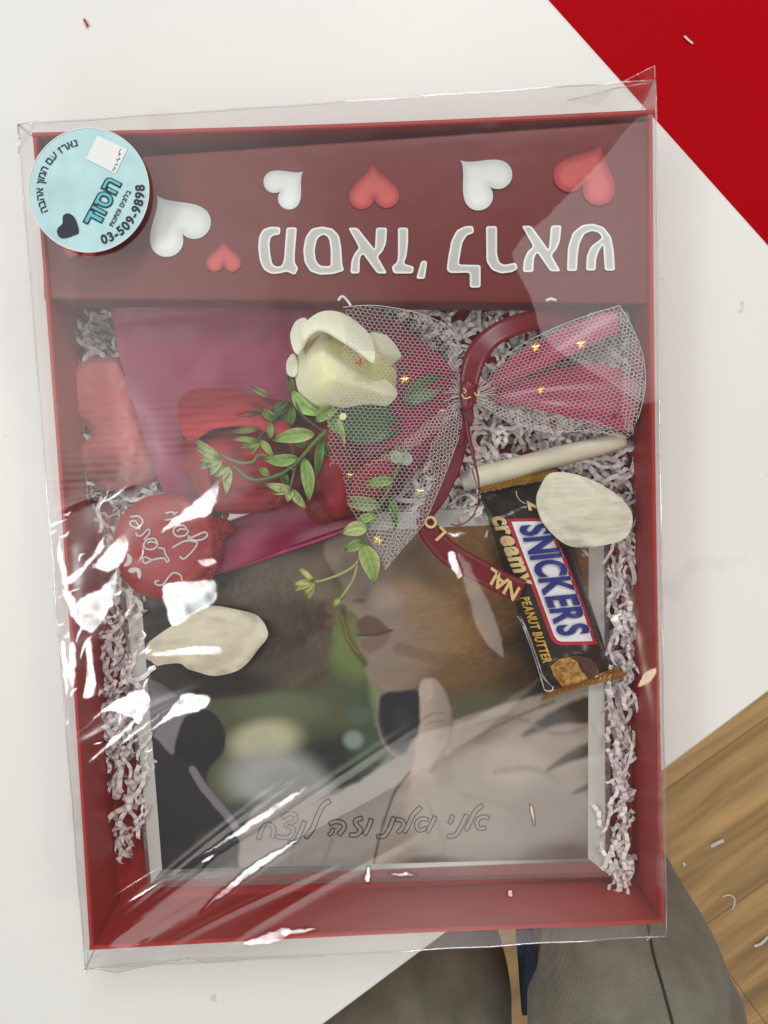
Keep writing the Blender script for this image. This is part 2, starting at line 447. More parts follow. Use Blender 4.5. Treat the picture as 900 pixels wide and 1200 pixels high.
M['loose'] = mat('cream_petal', (0.72, 0.67, 0.54), 0.5, 0.3, var=0.12, vscale=90, sss=0.1, bump=0.12, bscale=700, stretch=(-0.35, 1, 8))
M['loose_b'] = mat('ivory_petal', (0.74, 0.66, 0.52), 0.5, 0.3, var=0.08, vscale=90, sss=0.1, bump=0.1, bscale=500)
M['mirror'] = mat('mirror_glass_bright', (0.84, 0.81, 0.76), 0.10, 0.5, metal=0.42, var=0.03, vscale=30)  # same mirror as the lower strip, its reflected brightness put into the base colour
M['mirror_low'] = mat('mirror_glass_low', (0.78, 0.76, 0.74), 0.05, 0.5, metal=0.95, var=0.03, vscale=30)
M['bevel'] = mat('bevelled_glass', (0.50, 0.49, 0.48), 0.14, 0.5, metal=0.6, var=0.04, vscale=60)
M['edge'] = mat('frame_edge', (0.14, 0.11, 0.11), 0.3, 0.5)
M['photo'] = mat('photo_print', (1, 1, 1), 0.35, 0.4, attr=True, var=0.03, vscale=200, coat=0.25)
M['ink'] = mat('grey_ink', (0.03, 0.026, 0.024), 0.5, 0.3)
M['ink_soft'] = mat('pale_grey_ink', (0.13, 0.12, 0.115), 0.5, 0.3)
M['trousers'] = mat('olive_twill', (0.215, 0.205, 0.160), 0.95, 0.1, sheen=0.25, var=0.24, vscale=45, bump=1.0, bscale=1100)
M['stitch'] = mat('olive_stitching', (0.055, 0.052, 0.04), 0.9, 0.1)
M['blue'] = mat('navy_denim', (0.034, 0.042, 0.064), 0.85, 0.15, var=0.2, vscale=200)
M['shoe'] = mat('dark_leather', (0.03, 0.028, 0.026), 0.5, 0.4)

# wood floor: planks by brick texture, stretched grain
wm = bpy.data.materials.new('oak_planks'); wm.use_nodes = True; nt = wm.node_tree; b = nt.nodes['Principled BSDF']
geo = nt.nodes.new('ShaderNodeNewGeometry'); mp = nt.nodes.new('ShaderNodeMapping'); mp.inputs['Rotation'].default_value = (0, 0, math.radians(-34))
nt.links.new(geo.outputs['Position'], mp.inputs[0])
br = nt.nodes.new('ShaderNodeTexBrick'); br.inputs['Scale'].default_value = 1.0; br.inputs['Brick Width'].default_value = 1.4; br.inputs['Row Height'].default_value = 0.215
br.inputs['Mortar Size'].default_value = 0.0012; br.inputs['Mortar Smooth'].default_value = 0.2; br.offset = 0.37
br.inputs['Color1'].default_value = (0.68, 0.43, 0.19, 1); br.inputs['Color2'].default_value = (0.60, 0.37, 0.155, 1); br.inputs['Mortar'].default_value = (0.34, 0.21, 0.10, 1)
nt.links.new(mp.outputs[0], br.inputs['Vector'])
m2 = nt.nodes.new('ShaderNodeMapping'); m2.inputs['Scale'].default_value = (2.2, 22, 1); nt.links.new(mp.outputs[0], m2.inputs[0])
n1 = nt.nodes.new('ShaderNodeTexNoise'); n1.inputs['Scale'].default_value = 1.6; n1.inputs['Detail'].default_value = 8; n1.inputs['Distortion'].default_value = 1.2; nt.links.new(m2.outputs[0], n1.inputs['Vector'])
mr = nt.nodes.new('ShaderNodeMapRange'); mr.inputs['From Min'].default_value = 0.3; mr.inputs['From Max'].default_value = 0.72; mr.inputs['To Min'].default_value = 0.68; mr.inputs['To Max'].default_value = 1.2
nt.links.new(n1.outputs[0], mr.inputs[0])
m3 = nt.nodes.new('ShaderNodeMapping'); m3.inputs['Scale'].default_value = (5, 16, 1); nt.links.new(mp.outputs[0], m3.inputs[0])
n3 = nt.nodes.new('ShaderNodeTexWave'); n3.inputs['Scale'].default_value = 0.35; n3.inputs['Distortion'].default_value = 14; n3.inputs['Detail'].default_value = 4; n3.inputs['Detail Scale'].default_value = 0.7; n3.bands_direction = 'Y'
nt.links.new(m3.outputs[0], n3.inputs['Vector'])
mr3 = nt.nodes.new('ShaderNodeMapRange'); mr3.inputs['To Min'].default_value = 0.8; mr3.inputs['To Max'].default_value = 1.08; nt.links.new(n3.outputs['Fac'], mr3.inputs[0])
mm = nt.nodes.new('ShaderNodeMath'); mm.operation = 'MULTIPLY'; nt.links.new(mr.outputs[0], mm.inputs[0]); nt.links.new(mr3.outputs[0], mm.inputs[1])
vs = nt.nodes.new('ShaderNodeVectorMath'); vs.operation = 'SCALE'; nt.links.new(br.outputs['Color'], vs.inputs[0]); nt.links.new(mm.outputs[0], vs.inputs['Scale'])
nt.links.new(vs.outputs[0], b.inputs['Base Color']); b.inputs['Roughness'].default_value = 0.5
M['wood'] = wm

# ------------------------------------------------------------------ the setting
FLOOR = -0.72
o = obj('wood_floor', [(-6, -6, FLOOR), (6, -6, FLOOR), (6, 6, FLOOR), (-6, 6, FLOOR)], [(0, 1, 2, 3)], M['wood'], smooth=False); o['kind'] = 'structure'
a, bq = at(640, -20, FLOOR), at(905, 290, FLOOR)
ra = np.array(at(300, -300, FLOOR))[:2]; rb = np.array(at(1500, 560, FLOOR))[:2]
o = obj('red_floor', [(ra[0], rb[1], FLOOR + .004), (rb[0], rb[1], FLOOR + .004), (rb[0], ra[1] + 2, FLOOR + .004), (ra[0], ra[1] + 2, FLOOR + .004)], [(0, 1, 2, 3)], M['red_floor'], smooth=False); o['kind'] = 'structure'

# table top: slab with a softly rounded edge
tp = [(1182.6, 600.8), (-160, -900), (-1900, 700), (-900, 2157.7)]
T = [np.array(at(u, v, 0.0))[:2] for u, v in tp]; cen = sum(T) / 4
rings = [(0.0, 0.0), (0.0010, -0.0003), (0.0018, -0.0012), (0.0020, -0.003), (0.0020, -0.024), (0.0, -0.026)]
tv = []; tf = []
def expand(P, d):
    out = []
    for i in range(4):
        p0, p1, p2 = P[i - 1], P[i], P[(i + 1) % 4]
        e1 = (p1 - p0) / np.linalg.norm(p1 - p0); e2 = (p2 - p1) / np.linalg.norm(p2 - p1)
        def nrm(e, p):
            n = np.array([e[1], -e[0]]); return n if n @ (p - cen) > 0 else -n
        out.append(p1 + d * (nrm(e1, p1) + nrm(e2, p1)))
    return out
for d, z in rings:
    for p in expand(T, d - 0.002): tv.append((p[0], p[1], z))
for r in range(len(rings) - 1):
    for k in range(4): tf.append((r * 4 + k, (r + 1) * 4 + k, (r + 1) * 4 + (k + 1) % 4, r * 4 + (k + 1) % 4))
tf += [(0, 1, 2, 3), tuple(len(tv) - 1 - k for k in range(4))]
X = np.array(tv); f0 = tf[-2]
if np.cross(X[f0[1]] - X[f0[0]], X[f0[2]] - X[f0[1]])[2] < 0: tf = [f[::-1] for f in tf]
tb = thing('table', 'white laminate table top under the gift box, its corner between red floor and oak planks', 'table', (float(cen[0]), float(cen[1]), FLOOR))
obj('table_top', X, tf, M['table'], tb, smooth=False)
for p in T:
    q = cen + (p - cen) * 0.82; mb = MB()
    box_mb(mb, (q[0] - .025, q[1] - .025, FLOOR), (q[0] + .025, q[1] + .025, -0.0265)); mb.build('leg', M['table'], tb, smooth=False)

# ------------------------------------------------------------------ gift box
HX, HY, WT = 0.15, 0.206, 0.0024
gb = thing('gift_box', 'open red cardboard gift box with a printed heart band across its upper end', 'gift box', (0, 0, 0))
mb = MB()
box_mb(mb, (-HX, -HY, 0.0004), (HX, HY, 0.002))
mb.build('base', M['tray'], gb, smooth=False)
def wall(p0, p1, nrm, name='side_wall'):
    """A folded card wall with a rounded rim."""
    n = 40; V = []; F = []
    prof = [(0, 0.0021), (0, RIM - .0008), (-.0006, RIM), (-WT + .0006, RIM), (-WT, RIM - .0008), (-WT, 0.0021)]
    for i in range(n + 1):
        t = i / n; c = np.array(p0) * (1 - t) + np.array(p1) * t
        bow = 0.0012 * math.sin(math.pi * t)
        for d, z in prof:
            V.append((c[0] + nrm[0] * (d - bow * z / RIM), c[1] + nrm[1] * (d - bow * z / RIM), z))
    k = len(prof)
    for i in range(n):
        for j in range(k): F.append((i * k + j, i * k + (j + 1) % k, (i + 1) * k + (j + 1) % k, (i + 1) * k + j))
    F.append(tuple(range(k))); F.append(tuple(n * k + j for j in range(k - 1, -1, -1)))
    return obj(name, V, F, M['tray'], gb, smooth=False)
wall((-HX, -HY + WT + .0001), (-HX, HY - WT - .0001), (-1, 0)); wall((HX, -HY + WT + .0001), (HX, HY - WT - .0001), (1, 0))
wall((-HX, HY), (HX, HY), (0, 1)); wall((-HX, -HY), (HX, -HY), (0, -1))

# header band: card bridge with folded down front and back flaps
ZP = RIM - 0.0016
hp = [(46.5, 191), (760.5, 141), (764, 356), (52, 351)]
Pq = [np.array(at(u, v, ZP)) for u, v in hp]
mb = MB(); n = 24; V = []; F = []
def lerpq(s, t): return (Pq[0] * (1 - s) + Pq[1] * s) * (1 - t) + (Pq[3] * (1 - s) + Pq[2] * s) * t
rows = [(0, -.018), (0, -.001), (0.004, -.0002), (0.02, 0)] + [(t, 0) for t in np.linspace(.06, .94, 12)] + [(.98, 0), (.996, -.0002), (1, -.001), (1, -.020)]
for t, dz in rows:
    for i in range(n + 1):
        p = lerpq(i / n, t).copy(); p[2] += dz + 0.0006 * math.sin(math.pi * i / n) * math.sin(math.pi * t); V.append(p)
for r in range(len(rows) - 1):
    for i in range(n): F.append((r * (n + 1) + i, (r + 1) * (n + 1) + i, (r + 1) * (n + 1) + i + 1, r * (n + 1) + i + 1))
F = [f for f in F]
mb.add(V, F); header = mb.build('header_band', M['panel'], gb)
header['label'] = 'raised dark red band printed with hearts and large upside down Hebrew letters'
ZH = ZP + 0.0011
# printed hearts
def heart_poly(cx, cy, size, tip):
    t = np.linspace(0, 2 * math.pi, 60, endpoint=False)
    x = 16 * np.sin(t) ** 3; y = 13 * np.cos(t) - 5 * np.cos(2 * t) - 2 * np.cos(3 * t) - np.cos(4 * t)
    y = -(y + 2.5)                                     # tip towards +y
    k = size / 32.0; d = np.array(tip, float) / np.hypot(*tip); s = np.array([d[1], -d[0]])
    return np.array([cx, cy]) + k * (x[:, None] * s + y[:, None] * d)
hearts = [(203, 258, 78, (-.55, -.84), 0), (94, 284, 40, (.0, -1), 1), (262, 300, 41, (.0, -1), 1), (338, 216, 52, (.75, -.66), 0),
          (438, 218, 59, (-.05, -1), 1), (562, 208, 68, (-.74, -.67), 0), (691, 200, 76, (.42, -.9), 1)]
for cx, cy, sz, tip, red in hearts:
    P = heart_poly(cx, cy, sz, tip)
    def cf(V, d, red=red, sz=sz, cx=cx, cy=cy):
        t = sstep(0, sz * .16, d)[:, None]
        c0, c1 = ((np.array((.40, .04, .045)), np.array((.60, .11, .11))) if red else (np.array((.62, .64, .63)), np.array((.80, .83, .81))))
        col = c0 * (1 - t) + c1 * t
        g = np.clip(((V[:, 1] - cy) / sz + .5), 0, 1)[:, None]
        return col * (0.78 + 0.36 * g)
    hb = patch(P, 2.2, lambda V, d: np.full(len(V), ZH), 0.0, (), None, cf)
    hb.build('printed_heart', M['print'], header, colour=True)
# large lettering, upside down
A4 = lambda p: zoom(p, 4, 290, 240)
B4 = lambda p: zoom(p, 4, 510, 240)
glyphs = [
 (A4([(155,105),(110,102),(72,115),(54,150),(50,200),(57,260),(75,303),(110,324),(150,322),(185,312),(222,330),(240,296),(222,275),(222,230),(232,106),(183,106),(178,160),(172,250),(163,284),(140,292),(117,280),(107,230),(103,180),(110,150),(130,141),(152,142)]), None),
 (A4([(350,101),(300,112),(273,150),(261,210),(267,270),(295,313),(340,328),(400,325),(455,308),(445,285),(440,200),(430,145),(400,112)]), A4([(350,140),(326,160),(315,210),(320,260),(340,286),(390,288),(390,210),(383,160),(368,143)])),
 (A4([(472,107),(515,107),(597,210),(603,107),(655,107),(650,180),(632,222),(610,242),(655,322),(608,322),(540,228),(527,250),(525,322),(482,322),(487,262),(503,225),(524,203)]), None),
 (A4([(705,107),(753,107),(753,180),(745,245),(732,276),(782,290),(775,322),(685,322),(675,290),(702,268),(706,230)]), None),
 (A4([(815,262),(843,262),(832,347),(790,347)]), None),
 (B4([(178,98),(182,133),(150,142),(128,175),(118,230),(110,280),(213,282),(213,388),(162,388),(162,318),(70,320),(53,305),(62,240),(75,170),(100,120),(140,100)]), None),
 (B4([(238,100),(290,100),(290,230),(300,270),(325,282),(378,270),(388,300),(360,316),(310,322),(265,305),(240,265)]), None),
 (B4([(405,98),(450,98),(532,212),(543,97),(592,96),(585,170),(568,210),(545,235),(588,312),(540,312),(478,222),(463,250),(460,315),(410,315),(415,260),(432,220),(460,195)]), None),
 (B4([(617,310),(622,200),(645,130),(690,94),(740,88),(790,105),(825,150),(838,220),(843,308),(795,308),(787,185),(768,215),(755,250),(752,308),(707,308),(710,240),(730,195),(783,155),(768,131),(735,122),(700,135),(677,180),(668,240),(665,310)]), None)]
def rounded(P, lim, it=2):
    P = [np.asarray(p, float) for p in P]
    for _ in range(it):
        out = []
        for i in range(len(P)):
            a_, b_, c_ = P[i - 1], P[i], P[(i + 1) % len(P)]
            for q_ in (a_, c_):
                L_ = np.hypot(*(q_ - b_)) + 1e-9; out.append(b_ + (q_ - b_) / L_ * min(.3 * L_, lim))
        P = out; lim *= .5
    return np.array(P)
for P, H in glyphs:
    P = rounded(P, 1.7); H = rounded(H, 1.9) if H is not None else None
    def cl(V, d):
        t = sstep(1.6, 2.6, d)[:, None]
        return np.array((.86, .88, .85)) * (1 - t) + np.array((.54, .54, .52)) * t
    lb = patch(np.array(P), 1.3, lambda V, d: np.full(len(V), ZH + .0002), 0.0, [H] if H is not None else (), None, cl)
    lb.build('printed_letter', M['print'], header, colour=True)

# ------------------------------------------------------------------ picture frame
ZF = 0.0135
def bil(q, s, t):
    q = [np.array(x, float) for x in q]; return (q[0] * (1 - s) + q[1] * s) * (1 - t) + (q[3] * (1 - s) + q[2] * s) * t
fo = [(134, 607), (713, 584), (716, 1027), (173, 1040)]        # outer edge
fi = [(160, 632), (690, 611), (689, 1006), (190, 1019)]        # print edge
fm = [tuple(np.array(a) * .76 + np.array(c) * .24) for a, c in zip(fo, fi)]
pf = thing('picture_frame', 'mirror edged glass frame holding a blurred couple portrait, bottom of the box', 'picture frame', at(430, 830, 0.003))
mb = MB()
O = [np.array(at(u, v, ZF - .003)) for u, v in fo]; I = [np.array(at(u, v, ZF)) for u, v in fm]; N_ = [np.array(at(u, v, ZF)) for u, v in fi]
Bt = [np.array((p[0], p[1], .0025)) for p in O]
mb.add(O + Bt, [(k, (k + 1) % 4, 4 + (k + 1) % 4, 4 + k) for k in range(4)] + [(4, 5, 6, 7)])
mb.build('frame_body', M['edge'], pf, smooth=False)
for k in range(4):
    j = (k + 1) % 4; mb = MB()
    mb.add([I[k], I[j], N_[j], N_[k]], [(0, 1, 2, 3)]); f_ = mb.build('mirror_strip', M['mirror_low' if k == 2 else 'mirror'], pf, smooth=False)
    mb = MB(); mb.add([O[k], O[j], I[j], I[k]], [(0, 1, 2, 3)]); mb.build('bevel', M['bevel'], f_, smooth=False)

# the printed portrait: colours of the picture itself on a fine grid
nu, nv = 520, 380
su, sv = np.meshgrid(np.linspace(0, 1, nu), np.linspace(0, 1, nv))
q = [np.array(x, float) for x in fi]
s_, t_ = su.ravel()[:, None], sv.ravel()[:, None]
UV = (q[0] * (1 - s_) + q[1] * s_) * (1 - t_) + (q[3] * (1 - s_) + q[2] * s_) * t_
def L3(c): return np.array(lin(*c))
img = np.tile(L3((84, 86, 66)), (len(UV), 1))
wv = np.stack([vnoise(UV, 1 / 9.0, 3), vnoise(UV, 1 / 9.0, 4)], 1) * 1.2
def blend(mask, c):
    global img
    c = np.asarray(c); img = img * (1 - mask[:, None]) + (c if c.ndim == 2 else L3(c)) * mask[:, None]
def blob(u, v, ru, rv, c, k=1.0, ang=0):
    ca, sa = math.cos(math.radians(ang)), math.sin(math.radians(ang))
    x, y = UV[:, 0] - u, UV[:, 1] - v; x, y = (x * ca + y * sa) / ru, (-x * sa + y * ca) / rv
    blend(k * (1 - sstep(.45, 1.25, np.hypot(x, y))), c)
def shape(P, c, soft=2.0, k=1.0, sm=True, grad=None):
    P = spline(P, 5, True) if sm else np.array(P, float)
    m = k * sstep(-soft, soft, sdf(P, UV + wv))
    if grad:
        (a0, a1, c1) = grad; e = np.array(a1, float) - np.array(a0, float)
        t = np.clip(((UV - np.array(a0)) @ e) / (e @ e), 0, 1); t = t * t * (3 - 2 * t)
        cc = L3(c) * (1 - t[:, None]) + L3(c1) * t[:, None]; blend(m, cc)
    else: blend(m, c)
def line(P, w, c, soft=1.2, k=1.0):
    S = spline(P, 6); d = np.full(len(UV), 1e9)
    for a_, b_ in zip(S[:-1], S[1:]):
        e = b_ - a_; L = e @ e + 1e-9; t = np.clip(((UV + wv * .5 - a_) @ e) / L, 0, 1); r = UV + wv * .5 - a_ - t[:, None] * e
        d = np.minimum(d, np.hypot(r[:, 0], r[:, 1]))
    blend(k * (1 - sstep(w / 2 - soft, w / 2 + soft, d)), c)
# blurred garden
blob(420, 745, 45, 55, (112, 130, 76)); blob(400, 700, 40, 30, (108, 112, 82)); blob(330, 830, 60, 22, (100, 106, 82))
blob(395, 895, 60, 40, (44, 50, 46)); blob(432, 860, 26, 60, (70, 82, 62)); blob(310, 868, 46, 27, (182, 178, 148), 1, -10)
blob(318, 912, 62, 38, (160, 161, 158)); blob(350, 925, 45, 28, (148, 148, 146)); blob(414, 867, 13, 12, (130, 142, 136)); blob(420, 838, 18, 13, (84, 96, 84))
blob(445, 800, 14, 40, (118, 136, 94)); blob(300, 960, 60, 24, (70, 74, 68))
# man: collar, jacket, head
shape([(170, 780), (182, 788), (213, 813), (225, 822), (208, 884), (196, 878), (172, 850)], (126, 118, 126), 1.5)
shape([(165, 850), (180, 862), (203, 884), (214, 845), (236, 832), (254, 838), (264, 858), (262, 880), (246, 900), (243, 922), (262, 950), (290, 985), (318, 1030), (160, 1040)], (56, 53, 54), 1.5, grad=((250, 850), (200, 1010), (44, 44, 47)))
shape([(214, 845), (234, 833), (252, 838), (262, 858), (260, 880), (240, 902), (222, 895), (205, 880)], (48, 46, 46), 2)
line([(226, 902), (240, 925), (268, 958), (285, 985), (302, 1015)], 9, (122, 118, 122), 1.4)
line([(292, 992), (306, 1016)], 2.5, (34, 32, 32), 1)
shape([(150, 640), (260, 640), (330, 640), (396, 640), (388, 675), (378, 690), (390, 700), (393, 718), (388, 728), (390, 738), (386, 760), (383, 780), (366, 800), (330, 808), (280, 815), (222, 820), (190, 802), (150, 770)], (60, 51, 45), 1.5, grad=((250, 690), (385, 720), (98, 84, 72)))
blob(360, 700, 40, 24, (112, 98, 86), .8, 20); blob(330, 775, 56, 20, (80, 72, 66), .8, -8); blob(250, 800, 80, 20, (44, 39, 36), .9); blob(345, 738, 40, 24, (66, 56, 48), .9, -15)
blob(215, 690, 60, 36, (58, 52, 48), .8); blob(378, 722, 12, 20, (70, 54, 46), .8); blob(370, 795, 22, 8, (86, 70, 60), .8, -30)
# the man's cheek, nose, lips and chin in soft light
blob(330, 668, 70, 22, (118, 104, 92), .8, -4); blob(300, 690, 50, 24, (100, 88, 78), .7, -8); blob(376, 690, 20, 16, (128, 112, 100), .8); blob(388, 712, 9, 8, (120, 92, 84), .8); blob(387, 730, 8, 7, (112, 84, 76), .8); blob(376, 752, 18, 16, (96, 82, 72), .7); blob(345, 722, 34, 26, (84, 70, 60), .8, -25)
blob(255, 760, 70, 30, (50, 43, 39), .9); blob(200, 720, 36, 50, (54, 47, 43), .8)
hair = vnoise(np.stack([UV[:, 0] * .35 + UV[:, 1] * .3, UV[:, 1] * .12 - UV[:, 0] * .1], 1), 1.0, 9, 3)
hm = sstep(0, 10, sdf(spline([(180, 670), (330, 655), (388, 720), (384, 760), (330, 770), (200, 800)], 4, True), UV))
img *= (1 + .28 * hair * hm)[:, None]
# woman
blob(560, 700, 160, 130, (96, 74, 52))
shape([(380, 640), (403, 690), (399, 706), (402, 713), (413, 717), (420, 724), (416, 731), (424, 742), (419, 750), (423, 762), (430, 770), (428, 781), (432, 795), (444, 808), (466, 812), (490, 806), (530, 800), (580, 790), (650, 760), (690, 700), (690, 620), (440, 610)],
      (140, 124, 113), 2.6, grad=((440, 740), (560, 715), (134, 98, 62)))
blob(600, 700, 60, 60, (112, 80, 50), .9); blob(625, 770, 70, 50, (62, 44, 30), 1); blob(540, 790, 70, 22, (108, 80, 54), .8, -15); blob(500, 660, 60, 26, (110, 90, 72), .7)
blob(660, 820, 60, 30, (52, 40, 32), 1); blob(470, 790, 30, 14, (136, 116, 102), .8); blob(450, 700, 22, 16, (160, 142, 130), .8); blob(421, 704, 9, 4, (108, 90, 82), .8)
shape([(417, 730), (428, 722), (440, 724), (458, 738), (450, 744), (424, 743)], (104, 80, 74), 2.4); shape([(422, 750), (440, 745), (457, 740), (452, 756), (438, 764), (426, 762)], (126, 102, 94), 2.6)
line([(420, 744), (440, 744), (460, 738)], 2.4, (76, 54, 50), 1.8)
line([(402, 712), (404, 735), (414, 758), (428, 778)], 7, (84, 66, 48), 2.6, .75); line([(401, 722), (408, 748), (420, 766)], 2.2, (140, 114, 80), 1.4, .8)
shape([(448, 814), (494, 812), (493, 845), (482, 872), (470, 880), (455, 872), (446, 845)], (46, 43, 50), 3)
line([(444, 812), (441, 840), (450, 872), (468, 888)], 3, (128, 122, 116), 1.8, .8)
blob(470, 845, 12, 22, (62, 58, 64), .6); blob(505, 720, 34, 40, (140, 112, 84), .5); blob(440, 660, 40, 22, (128, 112, 98), .6)
# sleeve and hands
shape([(480, 875), (500, 858), (560, 835), (640, 812), (700, 795), (700, 1030), (400, 1030), (436, 990), (462, 920)], (150, 136, 124), 3, grad=((560, 860), (640, 1000), (138, 126, 116)))
shape([(300, 945), (400, 925), (470, 885), (480, 900), (440, 1010), (430, 1040), (290, 1040)], (146, 138, 132), 3)
blob(600, 895, 40, 30, (166, 152, 138), .8); blob(560, 860, 60, 16, (128, 112, 98), .7, -20); blob(640, 960, 50, 40, (124, 112, 102), .7)
shape([(492, 803), (500, 795), (512, 797), (524, 815), (530, 845), (528, 880), (516, 930), (500, 950), (482, 930), (486, 880), (492, 845)], (142, 125, 114), 2.4, grad=((530, 850), (494, 850), (172, 154, 143)))
blob(500, 940, 34, 26, (150, 137, 125), .85); blob(520, 905, 14, 22, (136, 121, 110), .6)
shape([(492, 803), (500, 797), (507, 803), (507, 817), (498, 822), (492, 815)], (176, 160, 150), 1.2)
line([(496, 842), (508, 836), (520, 836)], 1.8, (126, 108, 98), 1.1, .8); line([(497, 850), (510, 845), (521, 846)], 1.5, (130, 112, 102), 1.1, .8)
line([(530, 830), (526, 870), (505, 905)], 2.6, (116, 100, 90), 2, .7)
shape([(612, 862), (640, 838), (690, 815), (692, 846), (660, 848), (630, 858)], (50, 36, 28), 4); shape([(640, 905), (660, 885), (690, 870), (690, 885), (665, 894)], (64, 48, 40), 3.4); shape([(668, 932), (690, 918), (690, 926)], (64, 50, 44), 2.6)
line([(480, 905), (462, 930), (448, 970), (438, 1012)], 3.2, (96, 76, 62), 1.4); line([(530, 880), (600, 842), (650, 822)], 3, (116, 98, 84), 2)
blob(505, 1012, 42, 10, (84, 74, 68), .9); blob(660, 1005, 50, 22, (96, 80, 74), .8); blob(245, 985, 18, 14, (74, 66, 58), .7); blob(225, 1000, 40, 12, (56, 50, 48), .7)
for L_, w_, c_, k_ in (([(560, 850), (600, 840), (650, 860), (690, 852)], 5, (120, 104, 92), .7), ([(580, 905), (620, 900), (655, 915)], 6, (128, 112, 100), .7), ([(540, 930), (600, 945), (670, 935)], 7, (132, 117, 106), .6), ([(500, 940), (520, 985), (515, 1010)], 5, (124, 110, 100), .6),
                  ([(400, 955), (380, 1010)], 4, (122, 114, 108), .6), ([(350, 950), (340, 1010)], 4, (126, 118, 112), .5), ([(440, 850), (436, 800), (448, 812)], 2.5, (110, 112, 96), .7), ([(470, 690), (520, 700), (560, 690)], 18, (150, 120, 92), .35), ([(468, 760), (520, 772), (570, 768)], 14, (116, 86, 60), .5)):
    line(L_, w_, c_, 3, k_)
st_ = vnoise(np.stack([UV[:, 0] * .05 + UV[:, 1] * .22, UV[:, 1] * .05 - UV[:, 0] * .16], 1), 1.0, 19, 3)
sm_ = sstep(500, 560, UV[:, 0]) * sstep(860, 760, UV[:, 1] + .25 * (UV[:, 0] - 560))
img *= (1 + .22 * st_ * sm_)[:, None]
def strands(P, n, ang, spread, ln, tones, k=.5):
    global img
    P = spline(P, 4, True); lo, hi = P.min(0), P.max(0); c = 0
    while c < n:
        p = lo + rng.rand(2) * (hi - lo)
        if not inside(P, p[None])[0]: continue
        c += 1; a0 = math.radians(ang + spread * rng.randn()); e = np.array([math.cos(a0), math.sin(a0)]); L = ln * (.5 + rng.rand())
        kk = np.where((abs(UV[:, 0] - p[0]) < L) & (abs(UV[:, 1] - p[1]) < L))[0]
        r = UV[kk] - p; t = r @ e; d = np.abs(r @ np.array([-e[1], e[0]]) + .012 * t * t * (1 if c % 2 else -1) / 2)
        m_ = k * np.exp(-(d / .9) ** 2) * sstep(L / 2, L / 4, np.abs(t)); img[kk] = img[kk] * (1 - m_[:, None] * (1 - tones[c % len(tones)]))
strands([(190, 690), (300, 670), (380, 700), (386, 745), (372, 795), (280, 812), (200, 800)], 420, 62, 16, 16, (.6, 1.3, .7, 1.25), .3)
strands([(540, 760), (640, 690), (688, 700), (690, 830), (600, 810)], 160, -28, 12, 44, (.7, 1.25, .75), .3)
strands([(470, 690), (600, 660), (640, 720), (560, 780), (480, 770)], 110, -12, 14, 40, (.85, 1.18), .5)
strands([(520, 860), (690, 820), (690, 990), (500, 1000)], 120, -20, 20, 40, (.86, 1.12), .5)
img = np.clip(img * 1.06 * (1 + .05 * vnoise(UV, 1 / 14.0, 5)[:, None]) - 0.008, 0.004, 1) * 1.0
V = at_arr(UV, np.full(len(UV), ZF + .0002)); idx = np.arange(nu * nv).reshape(nv, nu)
F = np.stack([idx[:-1, :-1], idx[1:, :-1], idx[1:, 1:], idx[:-1, 1:]], -1).reshape(-1, 4)
obj('photo_print', V, F, M['photo'], pf, True, img)

# hand-lettered line on the portrait: outlined strokes
C6 = lambda p: zoom(p, 6, 290, 930)
D6 = lambda p: zoom(p, 6, 430, 930)
strokes = [(C6([(75,322),(108,235),(150,215),(185,245),(172,312)]), 4.6, 1), (C6([(245,172),(290,142),(338,155),(325,200),(270,220),(322,250),(298,302),(240,310),(200,296)]), 4.6, 1),
           (C6([(402,195),(372,270),(340,332),(288,350)]), 5, 0), (C6([(580,50),(530,85),(490,165),(455,250),(405,310)]), 5.4, 0),
           (C6([(575,215),(615,198),(665,205),(680,240),(640,290)]), 5, 0), (C6([(602,245),(590,275),(570,292)]), 4, 0),
           (C6([(808,172),(760,190),(768,222),(795,255),(765,290),(718,290)]), 5, 0), (C6([(872,178),(850,240),(822,290)]), 5, 0),
           (D6([(70,300),(120,300),(158,245),(190,165)]), 5, 0), (D6([(200,178),(250,195),(255,235),(215,275)]), 4.6, 0),
           (D6([(380,95),(325,150),(292,220),(262,275)]), 5, 0), (D6([(432,185),(385,178),(348,210),(365,258),(420,242)]), 4.6, 0), (D6([(480,160),(452,220),(420,272)]), 5, 0),
           (D6([(602,152),(592,190),(575,208)]), 4.6, 0), (D6([(702,148),(662,230),(622,292),(565,300)]), 5, 0), (D6([(812,82),(762,125),(730,190),(697,260)]), 5, 0), (D6([(858,172),(805,165),(772,200),(790,245),(836,238)]), 4.6, 0)]
lt = MB()
for P, wd, soft in strokes:
    S = spline(P, 5); nrm = []
    for i in range(len(S)):
        t = S[min(i + 1, len(S) - 1)] - S[max(i - 1, 0)]; t /= np.hypot(*t); nrm.append(np.array([-t[1], t[0]]))
    nrm = np.array(nrm); loop = np.vstack([S + nrm * wd / 2, (S - nrm * wd / 2)[::-1]]); loop = np.vstack([loop, loop[:1]])
    tube(lt, [at(p[0], p[1], ZF + .0004) for p in loop], 0.00034, seg=5, flatz=0.35, mi=soft)
lt.build('handwritten_line', [M['ink'], M['ink_soft']], pf)

